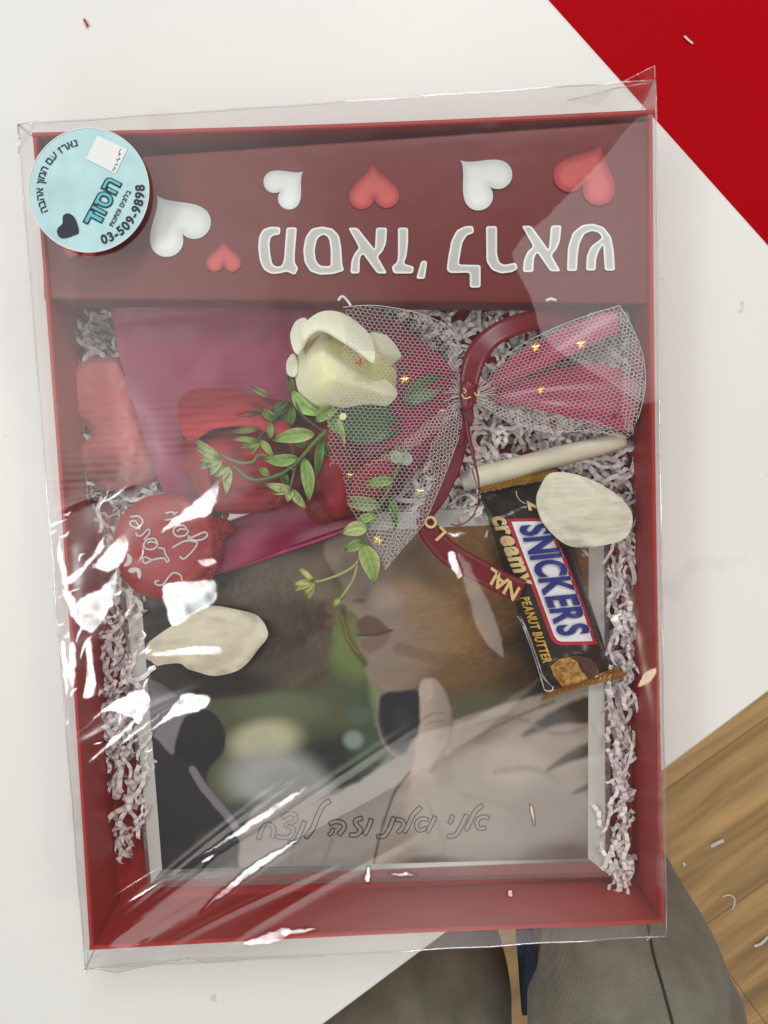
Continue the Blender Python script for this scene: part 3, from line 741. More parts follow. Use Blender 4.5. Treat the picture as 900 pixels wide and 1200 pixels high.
# ------------------------------------------------------------------ paper shreds
def in_poly(P): return spline(P, 1, True) if False else np.array(P, float)
areas = [([(545, 470), (740, 440), (745, 640), (700, 650), (540, 600)], 640, .003, .017, None), ([(712, 640), (742, 640), (742, 1035), (716, 1035)], 210, .003, .020, 90),
         ([(128, 680), (165, 680), (172, 900), (168, 1005), (140, 1000), (118, 850)], 200, .003, .016, 80), ([(82, 365), (150, 362), (190, 560), (130, 620), (95, 600)], 190, .003, .012, None),
         ([(440, 362), (760, 362), (760, 470), (540, 480)], 320, .003, .013, None), ([(480, 560), (600, 560), (590, 640), (480, 640)], 190, .003, .012, None),
         ([(110, 600), (150, 600), (160, 720), (120, 740)], 22, .003, .012, None), ([(150, 640), (180, 640), (178, 740), (150, 740)], 9, .0145, .018, 80),
         ([(700, 955), (722, 955), (724, 1020), (700, 1015)], 4, .0145, .018, 90), ([(720, 1000), (736, 1000), (738, 1036), (720, 1035)], 4, .006, .016, 90)]
sh = MB()
for P, cnt, z0, z1, ang in areas:
    P = np.array(P, float); lo, hi = P.min(0), P.max(0); k = 0
    while k < cnt:
        p = lo + rng.rand(2) * (hi - lo)
        if not inside(P, p[None])[0]: continue
        k += 1
        z = z0 + (z1 - z0) * rng.rand() ** .8
        th = math.radians(ang + rng.randn() * 22) if ang is not None else rng.rand() * math.pi
        n = rng.randint(2, 10); seg = .0020 + .0018 * rng.rand(); wd = .0007 + .0008 * rng.rand(); tint = np.array((.84, .785, .785)) * (.74 + .4 * rng.rand()) * np.array((1, 1 - .05 * rng.rand(), 1 - .07 * rng.rand())); fold = math.radians(24 + 30 * rng.rand())
        roll = rng.randn() * .45; pitch = rng.randn() * .15
        d = np.array([math.cos(th), math.sin(th), 0]); sd = np.array([-math.sin(th) * math.cos(roll), math.cos(th) * math.cos(roll), math.sin(roll)]); upv = np.cross(d, sd)
        c = np.array(at(p[0], p[1], z)); x = c - d * n * seg * .4; VV = []; cur = 0
        for i in range(n + 1):
            bend = sd * .0012 * math.sin(i * .9 + z * 900)
            VV += [x + bend - sd * wd, x + bend + sd * wd]
            sgn = 1 if i % 2 == 0 else -1
            x = x + seg * (math.cos(fold) * d + sgn * math.sin(fold) * upv * .8 + np.array([0, 0, pitch * .4]))
        VV = np.array(VV); VV[:, 2] = np.maximum(VV[:, 2], .0024)
        VV[:, 0] = np.clip(VV[:, 0], -.1468, .1468); VV[:, 1] = np.clip(VV[:, 1], -.2030, .2030)
        FF = [(2 * i, 2 * i + 1, 2 * i + 3, 2 * i + 2) for i in range(n)]
        sh.add(VV, FF, np.minimum(tint, .9))
o = sh.build('paper_shreds', M['shred'], smooth=False, colour=True); tag(o, 'pinkish white crinkled paper shreds filling the gaps around the frame', 'paper shreds', kind='stuff')

# ------------------------------------------------------------------ heart sweet under the wrap
P = spline([(80, 455), (85, 433), (100, 420), (122, 416), (140, 419), (158, 440), (190, 470), (228, 500), (215, 540), (186, 566), (160, 577), (132, 580), (108, 570), (92, 548), (88, 528), (105, 506), (85, 487)], 4, True)
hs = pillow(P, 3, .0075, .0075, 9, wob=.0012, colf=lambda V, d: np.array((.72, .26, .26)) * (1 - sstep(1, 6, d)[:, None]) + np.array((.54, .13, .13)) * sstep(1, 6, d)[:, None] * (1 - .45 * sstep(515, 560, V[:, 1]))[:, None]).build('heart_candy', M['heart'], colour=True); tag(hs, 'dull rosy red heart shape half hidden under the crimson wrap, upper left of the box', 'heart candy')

# ------------------------------------------------------------------ bouquet
bq = thing('bouquet', 'wrapped rose bouquet with cream and red roses, net tulle and burgundy ribbon', 'bouquet', at(430, 480, .003))
KN = np.array([549.0, 464.0])
def zwrap(V, d):
    r = np.hypot(V[:, 0] - KN[0], V[:, 1] - KN[1])
    z = .0215 + .004 * sstep(120, 420, r) - .010 * sstep(600, 690, V[:, 1]) * sstep(300, 380, V[:, 0])
    z += .0016 * np.sin((np.arctan2(V[:, 1] - KN[1], KN[0] - V[:, 0])) * 9 + .6) * sstep(40, 200, r) * sstep(0, 40, d + 6)
    fold = np.exp(-((V[:, 1] - (378 - (V[:, 0] - 130) * .10)) / 3.0) ** 2)
    return z + .0006 * fold + .0008 * vnoise(V, 1 / 60.0, 21)
wp = np.array([(129, 361), (200, 358), (300, 356), (414, 354), (470, 380), (520, 420), (545, 455), (546, 470), (510, 520), (470, 570), (416, 617), (370, 633), (330, 646), (290, 660), (255, 672), (232, 673), (212, 630), (200, 600), (187, 566), (170, 515), (153, 462), (139, 415)], float)
patch(wp, 6, zwrap, .0006).build('wrapping_sheet', M['wrap'], bq)
# the rolled lower lip of the wrap
lip = MB(); pxtube(lip, [(416, 617, .0235), (370, 634, .0225), (330, 647, .022), (290, 661, .022), (250, 673, .0215)], [1.2, 2.0, 2.2, 1.8, 1.2], n=6, flatz=.6); lip.build('rolled_edge', M['wrap_in'], bq)
# tail of the wrap beyond the knot
def ztail(V, d):
    r = np.hypot(V[:, 0] - KN[0], V[:, 1] - KN[1]); th = np.arctan2(V[:, 1] - KN[1], V[:, 0] - KN[0])
    return .030 + .006 * sstep(0, 120, r) + .003 * np.sin(th * 11) * sstep(10, 120, r)
tl = MB()
patch(np.array([(556, 456), (600, 418), (650, 390), (700, 370), (723, 361), (726, 388), (690, 406), (640, 430), (600, 448), (570, 462)], float), 5, ztail, .0005, mb=tl)
patch(np.array([(556, 460), (590, 452), (650, 432), (700, 425), (735, 436), (752, 455), (746, 480), (738, 506), (700, 500), (650, 484), (600, 474), (562, 470)], float), 5, lambda V, d: ztail(V, d) - .003, .0005, mb=tl)
tl.build('wrap_tail', M['wrap_in'], bq)

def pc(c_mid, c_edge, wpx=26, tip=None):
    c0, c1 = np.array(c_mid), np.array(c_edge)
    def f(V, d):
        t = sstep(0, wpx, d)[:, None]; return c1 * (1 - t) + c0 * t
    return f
# red roses: petals laid over one another
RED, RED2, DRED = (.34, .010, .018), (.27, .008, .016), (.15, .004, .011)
def rose(name, petals, m, parent, label=None):
    root = None
    for i, (P, z0, h, wpx, tilt, c0, c1) in enumerate(petals):
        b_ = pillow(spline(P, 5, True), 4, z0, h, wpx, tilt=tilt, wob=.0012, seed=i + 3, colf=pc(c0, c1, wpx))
        if root is None:
            root = b_.build(name, m, parent, colour=True)
            if label: root['label'] = label
        else: b_.build('petal', m, root, colour=True)
    return root
rr_ = rose('red_rose', [
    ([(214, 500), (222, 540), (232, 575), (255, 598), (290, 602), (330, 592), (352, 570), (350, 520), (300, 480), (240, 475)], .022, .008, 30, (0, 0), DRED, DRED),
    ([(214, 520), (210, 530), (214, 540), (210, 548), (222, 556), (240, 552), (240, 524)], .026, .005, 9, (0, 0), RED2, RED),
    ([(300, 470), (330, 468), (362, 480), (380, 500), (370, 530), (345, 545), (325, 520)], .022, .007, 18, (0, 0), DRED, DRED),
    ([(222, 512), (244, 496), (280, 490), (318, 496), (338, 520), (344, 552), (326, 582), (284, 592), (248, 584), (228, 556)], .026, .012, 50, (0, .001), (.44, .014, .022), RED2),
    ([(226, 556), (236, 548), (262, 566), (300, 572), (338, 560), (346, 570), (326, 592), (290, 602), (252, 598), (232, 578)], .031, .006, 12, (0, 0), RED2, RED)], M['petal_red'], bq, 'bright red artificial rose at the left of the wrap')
cr = rr_
def lipped(P, lip, wpx, ztop, drop, cin, cout, powr=1.4, m='petal_red', par=None):
    """A petal whose free lip stands up and which falls away behind it."""
    P = spline(P, 5, True); Lp = spline(lip, 6)
    def dl(V):
        d = np.full(len(V), 1e9)
        for a_, b_ in zip(Lp[:-1], Lp[1:]):
            e = b_ - a_; t = np.clip(((V - a_) @ e) / (e @ e + 1e-9), 0, 1); r = V - a_ - t[:, None] * e; d = np.minimum(d, np.hypot(r[:, 0], r[:, 1]))
        return d
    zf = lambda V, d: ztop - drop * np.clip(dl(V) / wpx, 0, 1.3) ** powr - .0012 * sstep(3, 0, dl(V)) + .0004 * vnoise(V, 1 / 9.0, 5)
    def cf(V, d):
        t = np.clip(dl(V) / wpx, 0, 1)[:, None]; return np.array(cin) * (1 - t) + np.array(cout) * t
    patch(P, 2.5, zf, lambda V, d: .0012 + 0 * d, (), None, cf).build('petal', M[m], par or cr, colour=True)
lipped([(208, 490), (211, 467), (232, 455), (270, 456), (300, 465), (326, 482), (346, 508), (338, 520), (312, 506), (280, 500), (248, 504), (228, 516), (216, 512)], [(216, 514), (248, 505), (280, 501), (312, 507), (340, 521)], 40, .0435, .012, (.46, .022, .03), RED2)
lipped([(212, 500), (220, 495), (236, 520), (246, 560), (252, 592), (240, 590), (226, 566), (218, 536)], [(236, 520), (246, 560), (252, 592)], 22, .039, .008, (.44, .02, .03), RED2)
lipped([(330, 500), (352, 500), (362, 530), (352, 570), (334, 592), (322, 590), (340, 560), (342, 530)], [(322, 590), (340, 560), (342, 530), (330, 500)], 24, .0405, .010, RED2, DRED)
rose('red_rose', [
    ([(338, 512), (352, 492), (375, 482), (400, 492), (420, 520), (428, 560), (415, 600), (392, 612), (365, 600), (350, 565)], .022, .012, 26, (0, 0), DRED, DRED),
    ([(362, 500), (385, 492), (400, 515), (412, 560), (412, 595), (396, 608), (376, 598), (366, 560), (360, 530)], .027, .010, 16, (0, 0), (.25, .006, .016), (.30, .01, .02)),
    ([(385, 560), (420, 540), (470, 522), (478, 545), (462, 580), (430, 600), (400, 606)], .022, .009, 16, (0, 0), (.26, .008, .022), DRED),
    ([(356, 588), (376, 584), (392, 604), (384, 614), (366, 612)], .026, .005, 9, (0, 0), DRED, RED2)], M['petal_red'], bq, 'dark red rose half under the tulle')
# cream rose
R6 = lambda p: zoom(p, 6, 330, 350)
CW, CE, CY = (.84, .82, .50), (.88, .86, .68), (.78, .74, .34)
CY2 = (.86, .84, .42)
cr = rose('cream_rose', [
    (R6([(180, 240), (300, 170), (450, 200), (600, 300), (780, 380), (800, 640), (700, 730), (300, 740), (140, 640), (110, 420)]), .026, .013, 34, (0, 0), (.58, .54, .20), CY),
    (R6([(610, 245), (720, 250), (790, 310), (835, 385), (830, 425), (720, 485), (640, 470), (600, 360)]), .031, .009, 30, (0, 0), (.66, .63, .36), CE),
    (R6([(300, 228), (360, 250), (430, 330), (560, 440), (700, 540), (790, 620), (812, 680), (745, 750), (640, 742), (540, 750), (420, 772), (280, 785), (165, 730), (108, 620), (95, 470), (125, 360), (205, 270)]), .034, .0140, 66, (0, .0005), CY2, (.86, .84, .58))],
    M['petal_white'], bq, 'cream white artificial rose partly under the tulle')
_lp = lipped
lipped = lambda *a_: _lp(*a_, *((1.4,) if len(a_) == 7 else ()), 'petal_white', cr)
lipped(R6([(110, 150), (165, 135), (190, 180), (190, 260), (172, 310), (140, 362), (110, 392), (78, 350), (60, 262), (78, 195)]), R6([(170, 300), (140, 362), (110, 392)]), 34, .044, .010, CE, (.80, .78, .62))
lipped(R6([(60, 400), (92, 392), (115, 470), (98, 545), (42, 532), (33, 455)]), R6([(92, 392), (112, 470), (98, 545)]), 14, .038, .005, (.80, .78, .60), CE)
lipped(R6([(150, 185), (245, 105), (340, 84), (450, 110), (560, 190), (625, 265), (652, 350), (650, 448), (590, 422), (500, 355), (400, 290), (310, 238), (250, 230), (195, 268), (158, 308), (146, 250)]),
       R6([(158, 308), (195, 268), (250, 230), (310, 238), (400, 290), (500, 355), (590, 422), (650, 448)]), 30, .0515, .011, (.90, .885, .68), (.86, .84, .64), 1.7)

# leaves
def leaf(mb, base, tip, w, z0, z1, c0, c1, bend=0.0, dome=.0022):
    b_, t = np.array(base, float), np.array(tip, float); e = t - b_; L = np.hypot(*e); e /= L; n = np.array([-e[1], e[0]])
    K = 14; J = 8; V = []; Cc = []; tone = .95 + .45 * rng.rand()
    for i in range(K + 1):
        s = i / K; wd = w * .5 * (math.sin(math.pi * min(1, s * 1.02) ** .8)) ** .8 + .25
        if i == K: wd = .15
        c = b_ + e * L * s + n * bend * math.sin(math.pi * s)
        for j in range(J + 1):
            q = j / J * 2 - 1; p = c + n * wd * q
            z = z0 + (z1 - z0) * s + dome * (abs(q) * .9) + .0007 * math.sin(s * 5 + q)
            V.append(np.array(at(p[0], p[1], z)))
            k = abs(q) ** 1.3; vein = 1 + .45 * (abs(q) < .1) + .12 * math.sin(s * 30 - abs(q) * 5); Cc.append((np.array(c0) * (1 - k) + np.array(c1) * k) * vein * tone)
    F = [(i * (J + 1) + j, i * (J + 1) + j + 1, (i + 1) * (J + 1) + j + 1, (i + 1) * (J + 1) + j) for i in range(K) for j in range(J)]
    n_ = len(V); V = V + [v - np.array([0, 0, .0005]) for v in V]; F = F + [tuple(x + n_ for x in f[::-1]) for f in F]
    mb.add(V, F, np.array(Cc + Cc))
G0, G1, G2 = (.15, .27, .045), (.33, .44, .13), (.055, .11, .028)
PALE, PALE1 = (.30, .36, .13), (.42, .46, .22)
Z6 = lambda p: zoom(p, 4.09, 200, 440)
def lf(mb, a, b_, w, z0=.040, z1=.042, c0=G0, c1=G1, bend=0):
    (a, b_) = Z6([a, b_]); leaf(mb, a, b_, w, z0 + .0058, z1 + .0058, c0, c1, bend + rng.randn() * .8)
sp = MB()
zs = lambda L, z=.040: [(u, v, z + (.0058 if z > .0335 else 0)) for u, v in L]
pxtube(sp, zs(Z6([(745, 265), (680, 330), (610, 410), (530, 470), (430, 500), (370, 490), (300, 435)])), [2.6, 2.2, 1.8], col=(.10, .19, .04))
pxtube(sp, zs(Z6([(590, 450), (440, 380), (390, 415), (320, 415), (230, 375)]), .041), [1.6, 1.8, 1.6], col=(.14, .22, .06))
pxtube(sp, zs(Z6([(560, 130), (500, 210), (430, 290), (410, 330)]), .036), [1.6, 1.4], col=(.05, .10, .03))
pxtube(sp, zs(Z6([(600, 430), (585, 490), (575, 540)]), .039), [1.4, 1.2], col=(.10, .18, .05))
lf(sp, (690, 280), (485, 312), 17, c0=(.16, .27, .05), bend=2); lf(sp, (610, 395), (440, 400), 14, c0=(.14, .24, .05), bend=-2); lf(sp, (640, 395), (665, 605), 15, bend=-2, c0=(.14, .26, .05))
lf(sp, (725, 305), (700, 490), 10, .036, .030, G2, G0); lf(sp, (480, 300), (475, 210), 7, .036, .038, G0, G1); lf(sp, (575, 240), (582, 130), 8, .034, .034, G2, G0); lf(sp, (430, 310), (490, 390), 8, c0=G0)
for t in ((285, 305), (320, 345), (360, 350), (380, 380)): lf(sp, (425, 315), t, 6, .039, .042, G0, PALE)
for t in ((290, 268), (310, 255)): lf(sp, (420, 255), t, 5, .036, .040, G0, PALE)
for t in ((310, 190), (320, 215)): lf(sp, (440, 180), t, 6, .032, .034, G2, G2)
lf(sp, (470, 100), (380, 50), 6, .034, .038, G2, G1)
lf(sp, (560, 130), (470, 190), 14, .033, .034, G2, G2); lf(sp, (540, 160), (560, 300), 12, .032, .031, G2, G2); lf(sp, (500, 210), (430, 160), 10, .033, .035, G2, G0); lf(sp, (650, 340), (560, 300), 9, .037, .038, G2, G0)
lf(sp, (470, 480), (420, 440), 8, .039, .041, G0, G1); lf(sp, (540, 465), (560, 530), 9, .037, .035, G2, G0); lf(sp, (700, 300), (760, 390), 12, .034, .032, G2, G0); lf(sp, (610, 410), (690, 470), 10, .034, .032, G2, G0)
pxtube(sp, zs(Z6([(600, 130), (640, 200), (735, 270)]), .034), [1.2, 1.5], col=(.05, .10, .03))
for t in ((110, 300), (120, 345), (130, 400), (130, 445), (165, 440), (190, 480)): lf(sp, (240, 400), t, 9, .041, .045, PALE, PALE1)
for t in ((265, 570), (285, 530), (240, 510), (205, 485)): lf(sp, (265, 430), t, 10, .041, .044, PALE, PALE1)
for t in ((450, 520), (490, 570), (560, 605), (605, 620), (650, 640), (520, 545)): lf(sp, (580, 545), t, 9, .039, .041, (.24, .32, .10), PALE1)
sp.build('leaf_sprig', M['leaf'], bq, colour=True)
# sepals and leaves below the cream rose
sp = MB()
leaf(sp, (342, 458), (380, 486), 15, .034, .038, G0, G1, bend=7); leaf(sp, (370, 493), (398, 478), 15, .040, .036, (.13, .24, .04), G1, bend=-3); leaf(sp, (338, 440), (344, 462), 8, .028, .030, G2, G0)
leaf(sp, (395, 480), (470, 505), 60, .026, .020, (.05, .11, .035), (.06, .13, .04), dome=.004); leaf(sp, (400, 530), (386, 470), 18, .030, .034, (.10, .20, .04), G1)
leaf(sp, (470, 470), (530, 440), 26, .022, .020, G2, (.05, .09, .03)); leaf(sp, (385, 520), (390, 545), 5, .036, .034, G1, PALE)
sp.build('sepals', M['leaf'], bq, colour=True)
# lower sprig, hanging over the picture
F5 = lambda p: zoom(p, 3.158, 320, 340)
sp = MB()
pxtube(sp, zs(F5([(470, 640), (430, 730), (380, 830), (330, 920), (320, 990)]), .033), [2.2, 1.8, 1.5], col=(.10, .19, .04))
pxtube(sp, zs(F5([(330, 950), (310, 1010), (250, 1050), (165, 1078), (120, 1070)]), .031), [1.3, 1.6, 1.3], col=(.42, .44, .16))
pxtube(sp, zs(F5([(325, 960), (300, 1060), (265, 1120), (225, 1165)]), .030), [1.3, 1.6, 1.2], col=(.38, .42, .14))
lg = lambda a, b_, w, c0=G0, c1=G1, bend=0, z0=.033, z1=.031: leaf(sp, *F5([a, b_]), w, z0, z1, c0, c1, bend)
lg((330, 940), (375, 1085), 22, (.17, .28, .05), PALE1, -3); lg((350, 880), (252, 900), 17, PALE, PALE1, 2); lg((335, 930), (262, 965), 12, (.12, .20, .05), G1); lg((400, 800), (240, 775), 16, (.14, .22, .06), PALE)
lg((450, 700), (330, 720), 12, G0, G1); lg((440, 760), (455, 900), 10, G2, G0); lg((380, 830), (300, 860), 10, G0, G1); lg((470, 640), (440, 590), 14, (.3, .36, .24), (.5, .55, .42)); lg((495, 650), (490, 590), 14, (.3, .36, .24), (.5, .55, .42))
for t in ((70, 1090), (75, 1115), (95, 1115), (92, 1025), (130, 1150), (115, 1130)): lg((150, 1075), t, 6, (.42, .43, .14), (.55, .54, .25), 0, .031, .029)
lg((245, 1140), (222, 1172), 6, (.42, .43, .14), (.55, .54, .25))
sp.build('leaf_sprig', M['leaf'], bq, colour=True)

# tulle: a real hexagonal net draped over the roses
def ztul(uv):
    u, v = uv[:, 0], uv[:, 1]; r = np.hypot(u - KN[0], v - KN[1])
    rose_ = np.exp(-(((u - 400) / 75) ** 2 + ((v - 415) / 62) ** 2))
    z = .0375 + .0150 * rose_ + .0025 * np.sin((np.arctan2(v - KN[1], KN[0] - u)) * 7) * sstep(15, 120, r) * sstep(200, 90, np.abs(v - 520))
    z = z - .007 * sstep(560, 670, v) + .001 * vnoise(uv, 1 / 30.0, 31)
    return np.minimum(z, .0528)
def ztul2(uv):
    u, v = uv[:, 0], uv[:, 1]; r = np.hypot(u - KN[0], v - KN[1]); th = np.arctan2(v - KN[1], u - KN[0])
    return .0395 + .0035 * sstep(0, 140, r) + .0022 * np.sin(th * 13) * sstep(10, 100, r)
def net(mb, P, zf, cell, knot, power, wire, ang, seed, squash=.82):
    P = np.array(P, float); lo, hi = P.min(0) - 20, P.max(0) + 20; R0 = 200.0
    h = cell; dx, dy = h * 1.0, h * squash * .87
    ca, sa = math.cos(math.radians(ang)), math.sin(math.radians(ang))
    ext = 330; ni = int(2 * ext / dx); nj = int(2 * ext / dy); V = {}; E = []
    # honeycomb from rows of zig-zag joints
    def node(i, j):
        x = -ext + i * dx / 2; y = -ext + j * dy * 1.0 + (dy * .17 if (i + j) % 2 == 0 else -dy * .17)
        return x * ca - y * sa, x * sa + y * ca
    ii, jj = np.meshgrid(np.arange(2 * ni), np.arange(nj), indexing='ij'); X, Y = node(ii, jj) if False else (None, None)
    x = -ext + ii * dx / 2; y = -ext + jj * dy + np.where((ii + jj) % 2 == 0, dy * .19, -dy * .19)
    a = np.stack([(x * ca - y * sa).ravel(), (x * sa + y * ca).ravel()], 1)
    r = np.hypot(a[:, 0], a[:, 1]) + 1e-6; rr = R0 * (r / R0) ** power
    p = knot + a * (rr / r)[:, None]
    p = p + 1.6 * np.stack([vnoise(p, 1 / 26.0, seed), vnoise(p, 1 / 26.0, seed + 1)], 1)
    ok = (p[:, 0] > lo[0]) & (p[:, 0] < hi[0]) & (p[:, 1] > lo[1]) & (p[:, 1] < hi[1])
    ins = np.zeros(len(p), bool); ins[ok] = inside(P, p[ok])
    z = np.zeros(len(p)); z[ok] = zf(p[ok]); W = at_arr(p, np.where(ok, z, .03))
    id_ = np.arange(len(p)).reshape(ii.shape)
    pairs = [np.stack([id_[:-1].ravel(), id_[1:].ravel()], 1)]
    even = (ii + jj) % 2 == 0                       # even joints rise to the row above
    pairs.append(np.stack([id_[:, :-1][even[:, :-1]].ravel(), id_[:, 1:][even[:, :-1]].ravel()], 1))
    pr = np.vstack(pairs); pr = pr[ins[pr[:, 0]] & ins[pr[:, 1]]]
    A_, B_ = W[pr[:, 0]], W[pr[:, 1]]; e = B_ - A_; n = np.stack([-e[:, 1], e[:, 0], np.zeros(len(e))], 1); n /= (np.linalg.norm(n, axis=1)[:, None] + 1e-12)
    n *= wire / 2
    k = len(A_); VV = np.concatenate([A_ - n, A_ + n, B_ + n, B_ - n]); ix = np.arange(k)
    FF = np.stack([ix, ix + 3 * k, ix + 2 * k, ix + k], 1)
    mb.add(VV, FF.tolist())
tu = MB()
TL1 = spline([(404, 385), (406, 362), (440, 358), (490, 367), (525, 384), (542, 412), (548, 440), (549, 470), (540, 505), (520, 560), (497, 614), (470, 645), (451, 668), (436, 640), (418, 610), (398, 580), (386, 545), (383, 510), (385, 480), (392, 440), (400, 412)], 3, True)
net(tu, TL1, ztul, 5.5, KN, 1.08, .00018, 4, 41)
net(tu, [(549, 470), (540, 505), (520, 560), (497, 614), (470, 645), (451, 668), (446, 640), (470, 610), (492, 560), (505, 520), (520, 490)], lambda q: ztul(q) + .0025, 5.2, KN, 1.2, .0002, 38, 47)
net(tu, [(549, 464), (530, 420), (490, 372), (440, 359), (480, 372), (515, 398)], lambda q: ztul(q) + .002, 5.2, KN, 1.1, .00022, 20, 43)
net(tu, [(549, 470), (515, 480), (470, 520), (415, 552), (470, 535), (500, 515), (530, 490)], lambda q: ztul(q) + .0018, 5.2, KN, 1.15, .00022, 52, 44)
net(tu, [(446, 610), (497, 614), (451, 668), (436, 636)], lambda q: ztul(q) + .003, 5.4, KN, 1.0, .00022, 60, 49)
hem = MB()
for L, zf in (([(497, 614), (470, 645), (451, 668)], ztul), ([(549, 470), (540, 505), (520, 560), (497, 614)], ztul), ([(402, 360), (440, 358), (490, 367), (525, 384), (542, 412)], ztul)):
    S = spline(L, 8); tube(tu, at_arr(S, zf(S)), .0002, seg=5)
tu.build('tulle', M['tulle'], bq, smooth=False)
tu = MB()
net(tu, spline([(553, 462), (575, 436), (605, 408), (660, 380), (726, 358), (742, 386), (754, 420), (756, 455), (748, 490), (735, 513), (690, 505), (640, 506), (592, 492), (566, 474)], 3, True), ztul2, 5.5, KN, 1.12, .00018, -14, 51)
net(tu, [(553, 462), (590, 476), (640, 486), (700, 492), (735, 512), (690, 508), (640, 508), (592, 494), (564, 474)], lambda q: ztul2(q) + .002, 5.2, KN, 1.1, .00022, 25, 53)
net(tu, [(724, 360), (742, 386), (754, 420), (756, 455), (748, 490), (735, 513), (727, 480), (730, 420)], lambda q: ztul2(q) + .002, 5.2, KN, 1.0, .00022, 40, 54)
for L in ([(566, 474), (592, 492), (640, 506), (690, 505), (735, 513)], [(726, 358), (742, 386), (754, 420), (756, 455), (748, 490)], [(575, 436), (605, 408), (660, 380), (726, 358)]):
    S = spline(L, 8); tube(tu, at_arr(S, ztul2(S)), .0002, seg=5)
tu.build('tulle', M['tulle'], bq, smooth=False)
# gathers: pleats of doubled net running into the knot
gt = MB()
for k in range(26):
    a0 = math.radians(115 + 130 * k / 25); L = 16 + rng.rand() * 16
    S = spline([(KN[0] - 2, KN[1] + 3 * math.sin(a0)), (KN[0] + math.cos(a0) * L * .5, KN[1] + math.sin(a0) * L * .5 + rng.randn()), (KN[0] + math.cos(a0) * L, KN[1] + math.sin(a0) * L)], 5)
    tube(gt, at_arr(S, ztul(S) + .0016), .00022, seg=4)
for k in range(22):
    a0 = math.radians(-42 + 75 * k / 21); L = 16 + rng.rand() * 20
    S = spline([(KN[0] + 4, KN[1] + 3 * math.sin(a0)), (KN[0] + math.cos(a0) * L * .6, KN[1] + math.sin(a0) * L * .6 + rng.randn()), (KN[0] + math.cos(a0) * L, KN[1] + math.sin(a0) * L)], 5)
    tube(gt, at_arr(S, ztul2(S) + .0012), .00022, seg=4)
gt.build('tulle_gathers', M['tulle'], bq)

# ribbon
rb_ = MB()
band(rb_, [(549, 470, .0435), (551, 440, .045), (560, 414, .047), (578, 394, .046), (604, 381, .043), (640, 372, .036), (680, 366, .030)], [15, 24, 27, 25, 24, 24, 22], twist=[0, .001, .0015, .002, .002, .001, .001])
band(rb_, [(545, 480, .040), (540, 510, .036), (528, 548, .033), (512, 582, .032), (497, 606, .032)], [12, 20, 23, 22, 15], twist=[0, -.001, -.0015, -.001, 0])
band(rb_, [(494, 604, .0325), (504, 624, .0335), (526, 648, .034), (560, 668, .034), (590, 684, .033), (612, 693, .0325)], [14, 25, 28, 27, 27, 27], twist=[0, .001, .001, 0, 0, 0])
band(rb_, [(546, 476, .043), (549, 490, .041), (545, 500, .039), (538, 520, .037)], [16, 13, 11, 10])
rbo = rb_.build('ribbon', M['ribbon'], bq)
kn = MB()
patch(spline([(541, 449), (549, 445), (557, 451), (559, 464), (555, 477), (547, 483), (541, 475), (539, 461)], 4, True), 2.5, lambda V, d: .0455 + .0018 * np.sqrt(np.clip(d / 9, 0, 1)) + .0004 * np.sin(V[:, 0] * 1.3), .002, mb=kn); kn.build('knot', M['ribbon'], rbo)
cu_ = MB(); pxtube(cu_, [(546, 486, .040), (549, 510, .040), (556, 540, .041), (561, 565, .041), (560, 590, .036), (552, 607, .034), (538, 616, .034), (528, 614, .034)], [2.2, 2.6, 1.4, .9, .8, .7, .7], n=8); cu_.build('curled_end', M['ribbon'], rbo)
rt = (-.68, -.73); up_ = (-.73, .68)
for ch, p_, r_, u_, sz_ in (('L', (523.5, 624), rt, up_, 22), ('O', (514.5, 613), rt, up_, 19), ('N', (610, 690), (-.80, -.60), (-.50, .87), 24), ('A', (597.5, 680.5), (-.80, -.60), (-.50, .87), 24), ('L', (585, 671.5), (-.80, -.60), (-.50, .87), 24)):
    gl_ = MB(); letters(gl_, ch, p_, r_, u_, sz_, .0353 if sz_ < 24 else .0345, .030); gl_.build('gold_letter', M['gold_pale'], rbo, smooth=False)
gl_ = MB()
for L in ([(541, 462), (545, 467), (552, 465)], [(543, 455), (546, 458), (544, 461)], [(556, 460), (559, 464), (562, 459)]):
    pxtube(gl_, [(u, v, .0482) for u, v in L], .8, n=5, flatz=.5); gl_.build('gold_mark', M['gold_pale'], rbo, smooth=False); gl_ = MB()

# star confetti on the net
def star(u, v, r, z, rot, m, pts=5):
    V = [np.array(at(u, v, z + .0004))]; n = pts * 2
    for k in range(n):
        a0 = rot + math.pi * 2 * k / n; rr = r if k % 2 == 0 else r * .45
        V.append(np.array(at(u + rr * math.cos(a0), v + rr * math.sin(a0), z)))
    F = [(0, 1 + (k + 1) % n, 1 + k) for k in range(n)]
    V += [p - np.array([0, 0, .0005]) for p in V[1:]]
    F += [(1 + k, 1 + (k + 1) % n, 1 + n + (k + 1) % n, 1 + n + k) for k in range(n)]
    obj('confetti_star', V, F, m, bq, smooth=False)
zt1 = lambda u, v: float(ztul(np.array([[u, v]]))[0]) + .0004
zt2 = lambda u, v: float(ztul2(np.array([[u, v]]))[0]) + .0006
for u, v, r, m in ((421, 424, 5.5, 'rust'), (474, 445, 6, 'gold'), (519, 482, 4.5, 'gold'), (492, 576, 5.5, 'gold'), (443, 633, 6, 'gold'), (410, 557, 4.5, 'gold'), (501, 387, 4, 'rust')):
    star(u, v, r, zt1(u, v), rng.rand() * 6, M[m])
for u, v, r, m in ((628, 407, 6, 'gold'), (681, 403, 6, 'gold'), (634, 457, 5, 'gold'), (645, 494, 5, 'rust'), (720, 487, 4, 'rust')):
    star(u, v, r, zt2(u, v), rng.rand() * 6, M[m])
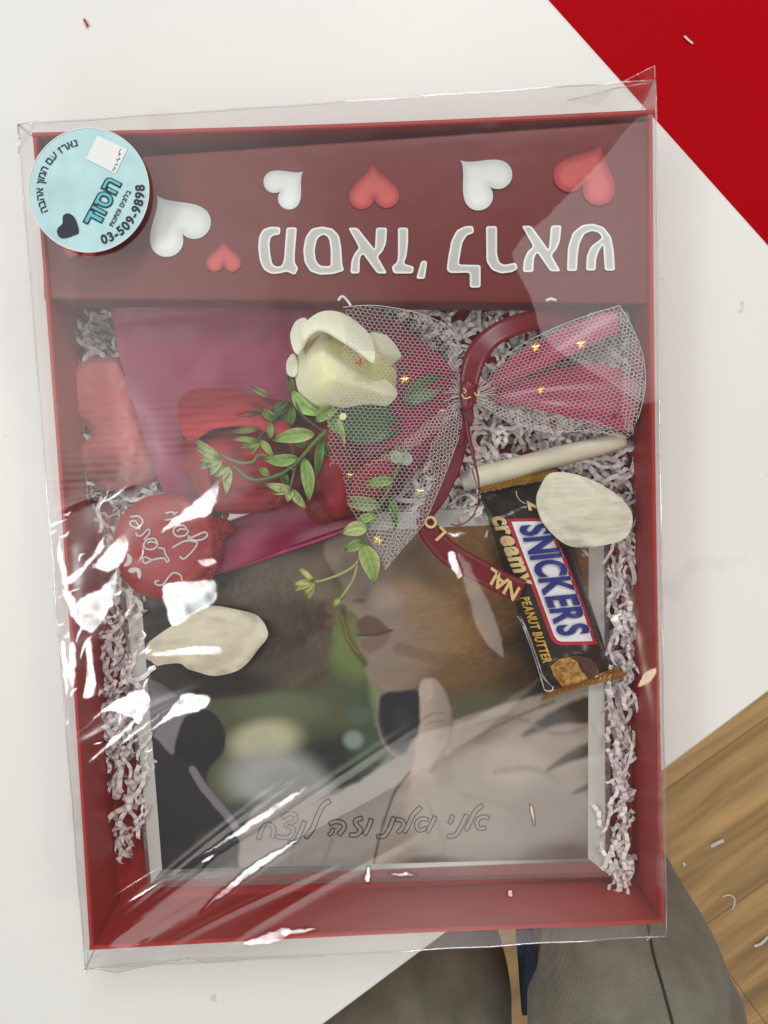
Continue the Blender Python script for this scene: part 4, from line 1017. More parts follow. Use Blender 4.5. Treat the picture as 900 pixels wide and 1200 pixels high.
dk = MB(); patch(spline([(402 + 4.2 * math.cos(k), 488 + 4.2 * math.sin(k)) for k in np.linspace(0, 6.28, 9)[:-1]], 3, True), 2, lambda V, d: zt1(402, 488) + .0004 + 0 * d, .0004, mb=dk)
dk.build('confetti_disc', mat('bright_gold', (.85, .78, .40), .35, .5, metal=.2), bq)

# ------------------------------------------------------------------ cream rod
rd = MB()
pxtube(rd, [(556, 560, .0225), (600, 549, .0225), (650, 536, .023), (700, 523, .0235), (731, 515, .024)], [12.6, 12.4, 12, 11.2, 10.4], n=5, seg=18)
o = rd.build('cream_rod', M['rod']); tag(o, 'thick cream rod lying on paper shreds above the chocolate bar', 'rod')
cp = MB(); pxtube(cp, [(541, 566, .021), (549, 563, .0215), (556.4, 560.5, .0222)], [10, 11.5, 13.4], n=4, seg=18)
cp.build('rod_tip', mat('pale_grey_wood', (.52, .47, .42), .7, .2, var=.2, vscale=200), o)

# ------------------------------------------------------------------ chocolate bar
S8 = lambda p: zoom(p, 4.09, 540, 540)
cb = thing('chocolate_bar', 'dark brown wrapped chocolate bar with red, white and blue logo, lying across the frame', 'chocolate bar', at(640, 690, .0138))
body = np.array([(562, 578), (600, 571), (645, 562), (668, 628), (690, 700), (704, 742), (716, 786), (690, 797), (660, 808), (638, 814), (622, 762), (600, 694), (580, 632)], float)
ZB0, ZBH = .0142, .0135
def zbar(V, d=None):
    V = np.asarray(V, float)
    if d is None: d = np.where(inside(body, V), dist(body, V), 0)
    # flatten towards the crimped ends
    a_, b_ = np.array([604, 568.]), np.array([677, 800.]); e = b_ - a_; s = np.clip(((V - a_) @ e) / (e @ e), 0, 1)
    endf = sstep(0, .13, s) * sstep(1, .86, s)
    t = np.clip(d / 26, 0, 1)
    ax = b_ - a_; ax = ax / np.hypot(*ax); cr = (V - a_) @ np.array([-ax[1], ax[0]])
    cre = .0009 * np.sin(s * 64 + cr * .25 + 2 * vnoise(V, 1 / 14.0, 62)) * (1 - sstep(.02, .22, s) * sstep(.98, .80, s))
    return ZB0 + .003 + (.0025 + (ZBH - .0025) * endf) * np.sqrt(np.maximum(0, 1 - (1 - t) ** 2)) + cre + .0006 * vnoise(V, 1 / 22.0, 61) * t
patch(body, 3.5, zbar, lambda V, d: zbar(V, d) - ZB0, ()).build('wrapper', M['choc'], cb)
# crimped ends with a saw-tooth edge
def crimp(inner, outer, z, c0, c1, teeth):
    n = 38; V = []; F = []; Cc = []
    I_, O_ = spline(inner, 10), spline(outer, 10)
    gi = lambda S, t: np.array([np.interp(t, np.linspace(0, 1, len(S)), S[:, k]) for k in (0, 1)])
    for i in range(n + 1):
        t = i / n; p0, p1 = gi(I_, t), gi(O_, t); p1 = p1 + (p1 - p0) / (np.hypot(*(p1 - p0)) + 1e-6) * (2.3 if i % 2 else -.6)
        for j in range(5):
            p = p0 * (1 - j / 4) + p1 * j / 4; V.append(np.array(at(p[0], p[1], z + .0007 * (j % 2) + .0004 * math.sin(i * .8)))); Cc.append(np.array(c0) * (1 - j / 4) + np.array(c1) * j / 4)
    for i in range(n):
        for j in range(4): F.append((i * 5 + j, i * 5 + j + 1, (i + 1) * 5 + j + 1, (i + 1) * 5 + j))
    k = len(V); V = V + [v - np.array([0, 0, .0006]) for v in V]; F += [tuple(x + k for x in f[::-1]) for f in F]
    mbx = MB(); mbx.add(V, F, np.array(Cc + Cc)); return mbx.build('crimped_end', M['amber'], cb, smooth=False, colour=True)
crimp([(562, 577), (600, 570), (648, 560)], [(560, 573), (604, 559), (650, 551)], ZB0 + .0055, (.42, .20, .015), (.62, .36, .04), 14)
crimp([(638, 812), (680, 799), (717, 784), (725, 781)], [(635, 820), (676, 806), (706, 799), (737, 791)], ZB0 + .0052, (.22, .08, .012), (.36, .16, .02), 14)
def on_bar(P, name, m, dz, s=3.0, holes=(), cf=None, parent=cb):
    b_ = patch(np.array(P, float), s, lambda V, d: zbar(V) + dz, 0.0, holes, None, cf)
    return b_.build(name, m, parent, colour=cf is not None)
redp = S8([(218, 278), (300, 276), (412, 274), (440, 330), (500, 460), (560, 610), (610, 740), (655, 880), (560, 883), (475, 884), (448, 874), (430, 850), (380, 715), (330, 580), (270, 420)])
lg_ = on_bar(redp, 'logo_panel', M['logo_red'], .0005)
on_bar(S8([(243, 292), (300, 291), (404, 290), (428, 345), (488, 475), (545, 620), (595, 750), (632, 864), (560, 866), (482, 867), (462, 859), (447, 838), (398, 705), (348, 570), (288, 415)]), 'logo_ground', M['logo_white'], .0009, parent=lg_)
lt_ = MB(); dv = np.array([205, 560.]) ; dv = dv / np.hypot(*dv)
for mi_, off_, dz_, sh_ in ((0, .036, .0013, (1.2, .6)), (1, .036, .0023, (0, 0))):
    base0 = np.array(S8([(274, 312)])[0]) + np.array(sh_)
    right = dv; upd = np.array([1.0, -.10]); x = 0.0
    total = 144.0 - 6; ws = []
    for ch in 'SNICKERS':
        V_, F_ = glyph_mesh(ch, off_, .09); ws.append((V_, F_))
    gap_ = .062; tw = sum((v[:, 0].max() - v[:, 0].min()) for v, f in ws) + gap_ * 7; kx = total / tw
    for V_, F_ in ws:
        y0, y1 = V_[:, 1].min(), V_[:, 1].max(); xs = (V_[:, 0] - V_[:, 0].min() + x) * kx
        pos_t = xs / total; hh = 38.0 + 0.5 * pos_t
        uv = base0 + xs[:, None] * right + ((V_[:, 1] - y0) / (y1 - y0) * hh)[:, None] * upd / np.hypot(*upd)
        P3 = at_arr(uv, zbar(uv) + dz_)
        Ff = F_
        if np.cross(P3[Ff[0][1]] - P3[Ff[0][0]], P3[Ff[0][2]] - P3[Ff[0][1]])[2] < 0: Ff = [f[::-1] for f in Ff]
        lt_.add(P3, Ff, None, mi_); x += V_[:, 0].max() - V_[:, 0].min() + gap_
lt_.build('logo_letters', [M['logo_grey'], M['logo_blue']], lg_, smooth=False)
ft = MB(); zb1 = lambda uv: zbar(uv) + .0011
d1 = (.40, .92); u1 = (.97, -.32)
letters(ft, 'creamy', S8([(146, 268)])[0], (.385, .92), (.985, -.10), 30, zb1, .045, gap=.03, squeeze=.87)
letters(ft, '2', S8([(318, 192)])[0], (.24, .97), (.97, -.05), 25, zb1, .03, squeeze=.95)
ft.build('flavour_name', M['cream_ink'], cb, smooth=False)
ft = MB(); letters(ft, 'PEANUT BUTTER', S8([(284, 655)])[0], (.335, .94), (.98, -.08), 15.0, zb1, .04, gap=.05, squeeze=.635); ft.build('flavour_line', M['yellow_ink'], cb, smooth=False)
# printed cut bar
def cfb(V, d):
    n = vnoise(V, 1 / 3.0, 71, 3); t = sstep(-.3, .5, n)[:, None]
    return np.array((.42, .17, .02)) * (1 - t) + np.array((.66, .46, .17)) * t
on_bar(S8([(430, 985), (470, 950), (520, 940), (560, 965), (580, 1010), (610, 1040), (600, 1075), (540, 1095), (500, 1100), (470, 1060), (445, 1030)]), 'bar_picture', M['print'], .0006, 1.4, (), cfb)
def cfc(V, d):
    st = .5 + .5 * np.sin((V[:, 0] * .94 - V[:, 1] * .3) * 2.0)
    return np.array((.075, .032, .02)) + st[:, None] * np.array((.10, .06, .045))
on_bar(S8([(520, 938), (560, 932), (620, 945), (655, 985), (670, 1030), (620, 1040), (590, 1020), (575, 970)]), 'bar_picture', M['print'], .0008, 1.2, (), cfc)
# torn silver strip at the side seam
tn = MB()
for L, r in (([(272, 745), (300, 790), (340, 900), (375, 1010), (400, 1095)], 1.1), ([(285, 745), (320, 820), (360, 930), (395, 1030), (440, 1085)], .8), ([(400, 1097), (420, 1105), (440, 1098), (440, 1080)], 1.3), ([(290, 775), (330, 880), (372, 1000), (410, 1060)], .5)):
    S = spline([np.array(p) for p in S8(L)], 6); tube(tn, at_arr(S, zbar(S) + .0008), r * .00045, seg=6, flatz=.5)
tn.build('silver_seam', mat('silver_foil', (.55, .54, .53), .3, .5, metal=.6), cb)
th_ = MB(); S = spline([np.array(p) for p in S8([(265, 145), (270, 170), (285, 190), (310, 205)])], 6); tube(th_, at_arr(S, zbar(S) + .001), .0002, seg=5); th_.build('loose_thread', M['white'], cb)

# ------------------------------------------------------------------ loose petals
P = spline(S8([(428, 60), (520, 58), (620, 88), (700, 130), (770, 180), (818, 245), (820, 310), (790, 370), (700, 402), (600, 415), (520, 408), (460, 370), (390, 290), (362, 190), (385, 118)]), 4, True)
def zpet(z0, h, cu, cv, ru, rv, seed):
    def f(V, d):
        x = (V[:, 0] - cu) / ru; y = (V[:, 1] - cv) / rv
        return z0 + h * (1 - np.clip(x * x + y * y, 0, 1.4)) + .0012 * vnoise(V * np.array([.35, 1.3]), 1 / 10.0, seed) + .0009 * vnoise(V, 1 / 14.0, seed + 1) + (.0035 * vnoise(V, 1 / 20.0, seed + 2) + .0012) * sstep(14, 0, d)
    return f
pm = patch(P, 3, zpet(.0345, .0065, 688, 598, 62, 46, 81), .0012)
o = pm.build('loose_petal', M['loose']); tag(o, 'cream flower petal resting on the top end of the chocolate bar', 'petal', 'loose cream petals')
P = spline(zoom([(112, 322), (150, 285), (205, 248), (255, 215), (310, 190), (400, 203), (458, 218), (480, 235), (497, 262), (500, 292), (470, 330), (438, 372), (400, 400), (330, 415), (270, 400), (245, 392), (220, 375), (170, 378), (120, 386)], 2.727, 130, 640), 4, True)
pm = patch(P, 3, zpet(.0165, .0085, 246, 750, 74, 40, 91), .0012)
o = pm.build('loose_petal', M['loose_b']); tag(o, 'beige flower petal lying on the portrait below the round red lollipop', 'petal', 'loose cream petals')

# ------------------------------------------------------------------ lollipop
E6 = lambda p: zoom(p, 6, 130, 570)
lp = thing('lollipop', 'round red lollipop printed I Love You, white stick tucked behind the roses', 'lollipop', at(200, 640, .016))
PL = spline([(133, 637), (138, 612), (152, 594), (172, 582), (196, 579), (220, 583), (240, 596), (252, 616), (254, 640), (247, 664), (232, 683), (208, 697), (184, 701), (160, 694), (142, 672)], 4, True)
def zlol(V, d=None):
    V = np.asarray(V, float)
    if d is None: d = np.where(inside(PL, V), dist(PL, V), 0)
    return .0290 + .0055 * np.sqrt(np.maximum(0, 1 - (1 - np.clip(d / 22, 0, 1)) ** 2))
patch(PL, 4, zlol, lambda V, d: zlol(V, d) - .0245).build('candy_disc', M['lolly'], lp)
fr = MB()
for k in range(34):
    t = k / 33; a0 = math.radians(-58 + 150 * t); c = np.array([195 + 61 * math.cos(a0), 640 + 61 * math.sin(a0)]); r = 2.6 + 1.6 * rng.rand()
    pxtube(fr, [(c[0] - 2, c[1] - 2, .029), (c[0] + 1, c[1], .031 + .001 * rng.rand()), (c[0] + 3 * math.cos(a0 + .6), c[1] + 4 * math.sin(a0 + .6), .029)], [r, r * 1.2, r * .6], n=3, seg=7)
for k in range(26):
    a0 = rng.rand() * 6.28; c = np.array([262 + 9 * math.cos(a0) * rng.rand(), 618 + 17 * math.sin(a0) * rng.rand()])
    e = np.array([math.cos(a0), math.sin(a0)]) * 6; pxtube(fr, [(c[0] - e[0], c[1] - e[1], .026), (c[0], c[1], .0285 + .002 * rng.rand()), (c[0] + e[0], c[1] + e[1], .026)], [2.2, 4.0, 1.6], n=3, seg=7)
fr.build('crimped_foil', M['lolly_foil'], lp, smooth=False)
stc = MB(); pxtube(stc, [(262, 608, .027), (290, 598, .0275), (330, 582, .028)], [5.2, 4.6, 4.0], n=5, seg=12); stc.build('stick', M['white'], lp)
scr = MB()
LW = [[(500,662),(488,622),(440,608),(405,640),(365,690),(325,692),(310,672),(340,660)],
      [(330,432),(372,440),(385,480),(408,515),(395,532),(372,505),(300,515),(245,540),(222,520),(240,497),(290,520)],
      [(330,400),(305,368),(255,375),(232,410),(250,440),(300,440),(328,405),(280,388),(255,402)], [(178,325),(185,345),(215,345),(262,302),(272,330),(232,375)],
      [(135,215),(195,210),(225,250),(195,288),(150,280),(135,252),(175,245),(205,305)],
      [(485,490),(510,510),(560,470),(605,410),(590,388),(520,385),(430,432)], [(540,372),(600,345),(660,322),(676,348),(640,374),(580,378),(540,345)],
      [(540,310),(510,275),(455,285),(440,320),(465,350),(520,345),(543,310),(490,300),(465,318)], [(385,188),(440,182),(430,225),(380,238)], [(430,228),(445,200),(470,178)]]
for L in LW:
    S = spline([np.array(p) for p in E6(L)], 6); tube(scr, at_arr(S, zlol(S) + .0005), .00052, seg=6, flatz=.35)
for L in ([(115,470),(150,500),(140,545),(100,565),(90,552),(112,520)], [(120,590),(150,570),(195,575),(215,610),(205,650),(190,640),(180,600),(145,610)]):
    patch(spline(E6(L), 3, True), 2, lambda V, d: zlol(V) + .0006, .0003, mb=scr)
scr.build('script_lettering', M['script'], lp)

# ------------------------------------------------------------------ clear film lid
ZL = 0.0565
lid = thing('clear_lid', 'crinkled clear film lid stretched over the red gift box', 'lid', (0, 0, 0.001))
lq = [(21, 146), (768, 94), (781, 1097), (100, 1136)]
nx, ny = 560, 760
sx, sy = np.meshgrid(np.linspace(0, 1, nx), np.linspace(0, 1, ny)); sx, sy = sx.ravel()[:, None], sy.ravel()[:, None]
Q = [np.array(at(u, v, ZL)) for u, v in lq]
base = (Q[0] * (1 - sx) + Q[1] * sx) * (1 - sy) + (Q[3] * (1 - sx) + Q[2] * sx) * sy
FUV = px_arr(base); z = np.zeros(len(base))
xy = base[:, :2]
edge = np.minimum(np.minimum(sx[:, 0], 1 - sx[:, 0]) * .32, np.minimum(sy[:, 0], 1 - sy[:, 0]) * .42)
eb = sstep(0, .012, edge)
left = sstep(260, 60, FUV[:, 0]) * sstep(520, 620, FUV[:, 1]) * sstep(960, 860, FUV[:, 1])
z += eb * (1 - .75 * sstep(930, 1040, FUV[:, 1])) * (.0009 * vnoise(xy, 11, 101, 2) + .00012 * vnoise(xy * np.array([1.0, 2.2]), 55, 102, 2) + .0006 * left * vnoise(xy, 60, 103, 2))
z += .00003 * np.sin(xy[:, 1] * 1700 + 3 * vnoise(xy, 8, 104, 1)) * sstep(420, 150, FUV[:, 0]) * sstep(330, 420, FUV[:, 1]) * sstep(640, 560, FUV[:, 1])
# long tension folds running from the lower left corner
def ridge(a_, b_, wpx, h):
    global z
    a_, b_ = np.array(a_, float), np.array(b_, float); e = b_ - a_; L = np.hypot(*e); e /= L
    t = (FUV - a_) @ e; d = (FUV - a_) @ np.array([-e[1], e[0]]) + 5 * np.sin(t / L * 3.1) - 2
    z = z + h * np.exp(-(d / wpx) ** 2) * sstep(0, .25 * L, t) * sstep(L, .7 * L, t)
for r in (((100, 1115), (560, 800), 7, .0008), ((110, 1120), (500, 900), 5, -.0006), ((105, 1100), (380, 880), 6, .0007), ((130, 1125), (640, 790), 9, .0007), ((150, 1130), (420, 1000), 5, .0005),
          ((105, 1118), (300, 1010), 4, .0005), ((240, 1120), (520, 960), 6, .0004), ((480, 700), (720, 560), 8, .0004), ((60, 600), (190, 560), 5, .0005), ((75, 880), (250, 800), 6, .0006), ((640, 900), (780, 870), 6, .0003), ((700, 560), (770, 900), 9, .0004)):
    ridge(*r)
SLOPE = None
def facet(P, target, soft=1.2, gain=1.0, smooth=True, jit=1.6, grain=0):
    """A flat crease of the film that leans so as to mirror a lamp of the room: sets the lie of the sheet there."""
    P = np.array(P, float)
    if smooth: P = spline(P, 3, True)
    lo, hi = P.min(0) - 3 * soft - 4, P.max(0) + 3 * soft + 4
    k = np.where((FUV[:, 0] > lo[0]) & (FUV[:, 0] < hi[0]) & (FUV[:, 1] > lo[1]) & (FUV[:, 1] < hi[1]))[0]
    if not len(k): return
    jj = jit * np.stack([vnoise(FUV[k], 1 / 7.0, 201, 3), vnoise(FUV[k], 1 / 7.0, 202, 3)], 1)
    s = sdf(P, FUV[k] + jj); m = sstep(-soft, soft, s)
    if not (s > 0).any(): return
    c = base[k][s > 0].mean(0)
    v = CAM - c; v /= np.linalg.norm(v)
    l = (np.asarray(target, float) - c) if (target is LAMP_L or target is LAMP_R) else np.asarray(target, float)
    l = l / np.linalg.norm(l); h_ = v + l; g = -h_[:2] / h_[2] * gain
    SLOPE[k] = SLOPE[k] * (1 - m[:, None]) + (g + .25 * SLOPE[k] + (grain * np.stack([vnoise(FUV[k], .09, 211, 3), vnoise(FUV[k], .09, 212, 3)], 1) if grain else 0)) * m[:, None]
LB, RB = np.array((.52, .42, .74)), np.array((.06, -.66, .75))
RB = RB / np.linalg.norm(RB); LB = LB / np.linalg.norm(LB)
Z2 = z.reshape(ny, nx); X2 = base[:, 0].reshape(ny, nx); Y2 = base[:, 1].reshape(ny, nx)
gx_ = np.gradient(Z2, axis=1) / np.gradient(X2, axis=1); gy_ = np.gradient(Z2, axis=0) / np.gradient(Y2, axis=0)
SLOPE = np.stack([gx_.ravel(), gy_.ravel()], 1)
scr_ = sstep(460, 200, FUV[:, 0]) * sstep(380, 430, FUV[:, 1]) * sstep(620, 520, FUV[:, 1])
SLOPE[:, 1] += .0022 * scr_ * vnoise(FUV * np.array([.02, .8]), 1.0, 105, 2)
GB = np.array((-.40, .22, .90)); GB = GB / np.linalg.norm(GB); GC = np.array((.62, -.34, .70)); GC = GC / np.linalg.norm(GC)
for P_, sf in (([(80, 360), (130, 350), (140, 420), (100, 450), (70, 420)], 14), ([(170, 545), (260, 535), (290, 565), (230, 600), (180, 590)], 16), ([(120, 600), (190, 560), (200, 580), (140, 640)], 10),
               ([(60, 200), (75, 200), (90, 340), (75, 345)], 8), ([(130, 590), (152, 520), (160, 500), (156, 530), (140, 600)], 3)):
    facet(P_, GB, sf, jit=5)
facet([(600, 296), (640, 255), (700, 195), (765, 135), (772, 300), (772, 470), (700, 440), (640, 400), (622, 350)], LB, 2.5)
facet([(250, 1003), (330, 960), (420, 915), (480, 865), (560, 838), (645, 786), (560, 862), (480, 908), (400, 955), (320, 990), (250, 1022)], RB, 4)
facet([(470, 915), (560, 865), (650, 815), (690, 850), (690, 960), (600, 1000), (500, 990)], RB, 26, gain=.66, jit=5)
facet([(135, 1100), (230, 1035), (330, 985), (300, 1010), (200, 1085), (150, 1112)], RB, 4)
facet([(530, 650), (545, 690), (560, 740), (590, 770), (580, 720), (560, 680), (545, 650)], RB, 6)
GL = [[(258, 563), (248, 602), (222, 609), (188, 624), (218, 595), (240, 577)], [(190, 690), (201, 682), (226, 681), (251, 680), (254, 702), (240, 714), (222, 724), (203, 735), (196, 718)],
      [(95, 700), (118, 690), (137, 668), (134, 700), (124, 724), (108, 741), (98, 735), (90, 722)], [(112, 662), (128, 640), (146, 626), (150, 645), (139, 664), (124, 670)], [(73, 690), (84, 698), (92, 712), (101, 738), (90, 730), (80, 712)],
      [(76, 680), (92, 668), (108, 650), (119, 636), (122, 641), (108, 658), (93, 674), (82, 684)], [(69, 640), (74, 652), (80, 690), (74, 688), (70, 668)],
      [(101, 752), (107, 751), (110, 775), (113, 800), (110, 815), (97, 818), (101, 795)], [(82, 757), (88, 757), (88, 800), (81, 800)], [(72, 752), (77, 760), (80, 800), (78, 815), (74, 790)],
      [(79, 872), (120, 832), (136, 820), (167, 808), (175, 822), (163, 850), (150, 838), (120, 836)], [(106, 890), (153, 845), (156, 851), (112, 889)],
      [(212, 815), (232, 812), (247, 817), (241, 830), (203, 842), (156, 869), (188, 845)], [(212, 1018), (260, 984), (308, 950), (356, 923), (352, 930), (302, 965), (262, 988)], [(233, 1071), (290, 1016), (358, 979), (302, 1020)],
      [(280, 1108), (307, 1095), (331, 1086), (341, 1088), (333, 1100), (318, 1106)], [(174, 768), (214, 759), (256, 757), (256, 767), (214, 768)], [(524, 648), (532, 646), (538, 660), (543, 674), (537, 679), (530, 668)], [(523, 626), (532, 624), (546, 624), (534, 629)],
      [(429, 1016), (433, 1016), (433, 1033), (428, 1032)], [(455, 1024), (475, 1021), (488, 1025), (470, 1028)], [(217, 814), (150, 868), (146, 866)], [(230, 657), (248, 654), (254, 660), (240, 664)], [(330, 1092), (360, 1087), (372, 1090), (340, 1096)]]
for i_, P in enumerate(GL): facet(P, LAMP_L, 2.0, grain=.05, jit=1.9, gain=(.90, .86, .87, 1, .92, 1, .9)[i_ % 7])
# fine creases radiating through the crumpled left side
for k_ in range(34):
    u0, v0 = 62 + 120 * rng.rand() ** 1.3, 560 + 330 * rng.rand(); a0 = math.radians(-42 + 24 * rng.randn()); L_ = 10 + 34 * rng.rand() ** 2; w_ = 1.0 + .8 * rng.rand()
    e_ = np.array([math.cos(a0), math.sin(a0)]); n_ = np.array([-e_[1], e_[0]]); c_ = np.array([u0, v0]); bd = rng.randn() * 3
    facet([c_ - e_ * L_ / 2, c_ + n_ * (w_ + bd), c_ + e_ * L_ / 2, c_ - n_ * (w_ - bd)], LAMP_L, .9, gain=.86 + .2 * rng.rand(), jit=.8)
for k_ in range(7):
    u0, v0 = 130 + 200 * rng.rand(), 0; v0 = 1090 - .62 * (u0 - 100) + 26 * rng.randn(); L_ = 18 + 60 * rng.rand() ** 2; w_ = 1.0 + .7 * rng.rand(); e_ = np.array([.85, -.53]); n_ = np.array([.53, .85]); c_ = np.array([u0, v0])
    facet([c_ - e_ * L_ / 2, c_ + n_ * w_, c_ + e_ * L_ / 2, c_ - n_ * w_], LAMP_L, .9, gain=.84 + .2 * rng.rand(), jit=.6)
for P in ([(746, 805), (751, 795), (760, 786), (768, 782), (768, 789), (762, 798), (752, 804)], [(716, 727), (721, 720), (727, 719), (724, 727)], [(595, 1044), (600, 1043), (602, 1050), (597, 1051)], [(620, 945), (623, 944), (628, 962), (625, 968)]):
    facet(P, LAMP_R, 1.4, grain=.03)
base[:, 2] += np.clip(z, -.0045, .0065)
idx = np.arange(nx * ny).reshape(ny, nx)
F = np.stack([idx[:-1, :-1], idx[1:, :-1], idx[1:, 1:], idx[:-1, 1:]], -1).reshape(-1, 4)
ft_ = obj('film_top', base, F, M['film'], lid)
nrm_ = np.stack([-SLOPE[:, 0], -SLOPE[:, 1], np.ones(len(SLOPE))], 1); nrm_ /= np.linalg.norm(nrm_, axis=1)[:, None]
ft_.data.normals_split_custom_set_from_vertices(nrm_.tolist())
# film sides
def side(top, bot, name='film_side', nn=60, wav=.0008, seed=1):
    V = []; F = []; R_ = 6
    for r in range(R_ + 1):
        for i in range(nn + 1):
            t = i / nn; a_ = (np.array(top[0]) * (1 - t) + np.array(top[1]) * t); b_ = (np.array(bot[0]) * (1 - t) + np.array(bot[1]) * t)
            p = a_ * (1 - r / R_) + b_ * r / R_; q = np.array([[t * 9 + seed * 3.1, r * .7]])
            k = wav * vnoise(q, 1.3, seed, 2)[0] * math.sin(math.pi * r / R_ * .9)
            V.append(p + np.array([k, k, 0]))
    for r in range(R_):
        for i in range(nn): F.append((r * (nn + 1) + i, r * (nn + 1) + i + 1, (r + 1) * (nn + 1) + i + 1, (r + 1) * (nn + 1) + i))
    return obj(name, V, F, M['film'], lid)
ox, oy = HX + .0012, HY + .0012
Bc = [np.array((-ox, oy, .003)), np.array((ox, oy, .003)), np.array((ox, -oy, .003)), np.array((-ox, -oy, .003))]
for k in range(4):
    j = (k + 1) % 4; side((Q[k], Q[j]), (Bc[k], Bc[j]), seed=k + 1)
sm = MB()
for k in range(4):
    j = (k + 1) % 4; S = [Q[k] + (Q[j] - Q[k]) * t + np.array([0, 0, .0004 * math.sin(t * 40 + k)]) for t in np.linspace(0, 1, 40)]
    tube(sm, S, .00042, seg=6)  # pale tubes stand in for the highlights along the film edges
for k in range(4): tube(sm, [Q[k], Bc[k] + (Q[k] - Bc[k]) * .3], .0004, seg=6)
sm.build('film_edge_highlight', M['seam'], lid)
# loose corner flaps
def flap(tris):
    V = [np.array(at(*p)) for t in tris for p in t]; F = [(3 * i, 3 * i + 1, 3 * i + 2) for i in range(len(tris))]
    obj('corner_flap', V, F, M['film'], lid, smooth=False)
    s_ = MB()
    for t in tris: tube(s_, [at(*t[0]), at(*t[1])], .0003, seg=5)
    s_.build('film_edge_highlight', M['seam'], lid)
flap([((728, 97, .0570), (767, 77, .066), (768, 95, .0570)), ((767, 77, .066), (770, 140, .050), (768, 95, .0575)), ((724, 103, .056), (766, 96, .0572), (757, 128, .047)), ((665, 118, .047), (724, 103, .0565), (700, 124, .046))])
flap([((100, 1134, .0565), (139, 1140, .050), (150, 1128, .056)), ((139, 1139, .050), (222, 1123, .053), (150, 1128, .0562)), ((222, 1122, .053), (242, 1129, .049), (402, 1117, .055)), ((103, 1116, .045), (101, 1140, .054), (118, 1118, .045))])
flap([((766, 1086, .045), (760, 1102, .054), (781, 1098, .0568)), ((758, 1102, .054), (765, 1088, .046), (700, 1098, .0565)), ((781, 1097, .0568), (774, 1083, .045), (779, 1060, .0568))])
flap([((21, 146, .0567), (37, 155, .045), (44, 141, .0567)), ((21, 146, .0567), (22, 180, .0567), (37, 158, .045))])

# ------------------------------------------------------------------ sticker on the lid
ZS = ZL + .0024
st = thing('round_sticker', 'pale blue round sticker with navy Hebrew lettering and phone number on the lid corner', 'sticker', at(104, 222.5, ZS))
disc = np.array([(104 + 71 * math.cos(t), 222.7 + 73.3 * math.sin(t)) for t in np.linspace(0, 2 * math.pi, 72)[:-1]])
patch(disc, 7, ZS, .0004).build('sticker_disc', M['sticker'], st)
rim_ = MB(); D = [(104 + 70.4 * math.cos(t), 222.7 + 72.7 * math.sin(t)) for t in np.linspace(0, 2 * math.pi, 90)]
tube(rim_, [at(u, v, ZS + .0001) for u, v in D], .0003, seg=6, flatz=.5, cap=False); rim_.build('white_border', M['white'], st)
sc6 = lambda p: (30 + p[0] / 6, 145 + p[1] / 6)
def arc_text(s, cen, rad, a_start, a_step_sign, size, inward, off, zz, m, name):
    """Letters set one by one round a circle; cen and rad in pixels, angles in degrees clockwise from the right."""
    mbx = MB(); ang = a_start
    for ch in s:
        if ch == ' ': ang += a_step_sign * math.degrees(size * .30 / rad); continue
        V_, F_ = glyph_mesh(ch, off); wdt = (V_[:, 0].max() - V_[:, 0].min()) * size
        ang += a_step_sign * math.degrees(wdt / 2 / rad)
        a0 = math.radians(ang); rv = np.array([math.cos(a0), math.sin(a0)]); up = -rv if inward else rv
        right = np.array([-up[1], up[0]])
        pos = np.array(cen) + rv * rad
        X_ = (V_[:, 0] - (V_[:, 0].max() + V_[:, 0].min()) / 2) * size; Y_ = (V_[:, 1] - .33) * size
        uv = pos + X_[:, None] * right + Y_[:, None] * up; P3 = at_arr(uv, np.full(len(uv), zz))
        if np.cross(P3[F_[0][1]] - P3[F_[0][0]], P3[F_[0][2]] - P3[F_[0][1]])[2] < 0: F_ = [f[::-1] for f in F_]
        mbx.add(P3, F_); ang += a_step_sign * math.degrees((wdt / 2 + size * .075) / rad)
    mbx.build(name, m, st, smooth=False)
cen = sc6((442, 466))
arc_text('נארז עם המון אהבה'[::-1], cen, 57.5, 153, 1, 12.6, False, .018, ZS + .0003, M['navy'], 'arc_lettering')
arc_text('03-509-9898', cen, 60.5, 76, -1, 15.0, True, .034, ZS + .0003, M['navy'], 'phone_number')
for off, m, dz in ((.075, 'navy', .0003), (.012, 'teal', .0005)):
    tt = MB(); sh_ = (off - .012) * 28; letters(tt, 'הסוד'[::-1], (sc6((505, 734))[0] - .46 * sh_, sc6((505, 734))[1] + .888 * sh_), (.46, -.888), (-.888, -.46), 28, ZS + dz, off, gap=(.13 if off < .05 else .004), squeeze=.96)
    tt.build('title_lettering', M[m], st, smooth=False)
tt = MB(); letters(tt, 'בלונים ומתנות'[::-1], sc6((612, 728)), (.46, -.888), (-.888, -.46), 8.2, ZS + .0003, .02, gap=.085); tt.build('small_lettering', M['navy'], st, smooth=False)
P = spline([sc6(p) for p in [(375, 766), (362, 700), (340, 655), (300, 629), (262, 648), (258, 702), (225, 735), (222, 770), (245, 802), (290, 803), (340, 785)]], 3, True)
patch(P, 2.2, ZS + .0003).build('dark_heart', M['navy'], st)
patch(np.array([sc6(p) for p in [(505, 82), (715, 180), (632, 352), (424, 246)]]), 4, ZS + .0003).build('blank_patch', M['white'], st)
sg = MB()
for L in ([(672, 175), (655, 205), (668, 212), (650, 222)], [(655, 235), (662, 250), (640, 252), (650, 265)], [(640, 275), (645, 290), (625, 285)], [(620, 300), (632, 312), (612, 322), (622, 330)]):
    S = [at(*sc6(p), ZS + .0004) for p in spline(L, 4)]; tube(sg, S, .00016, seg=5, flatz=.4)
sg.build('small_handwriting', M['navy'], st)

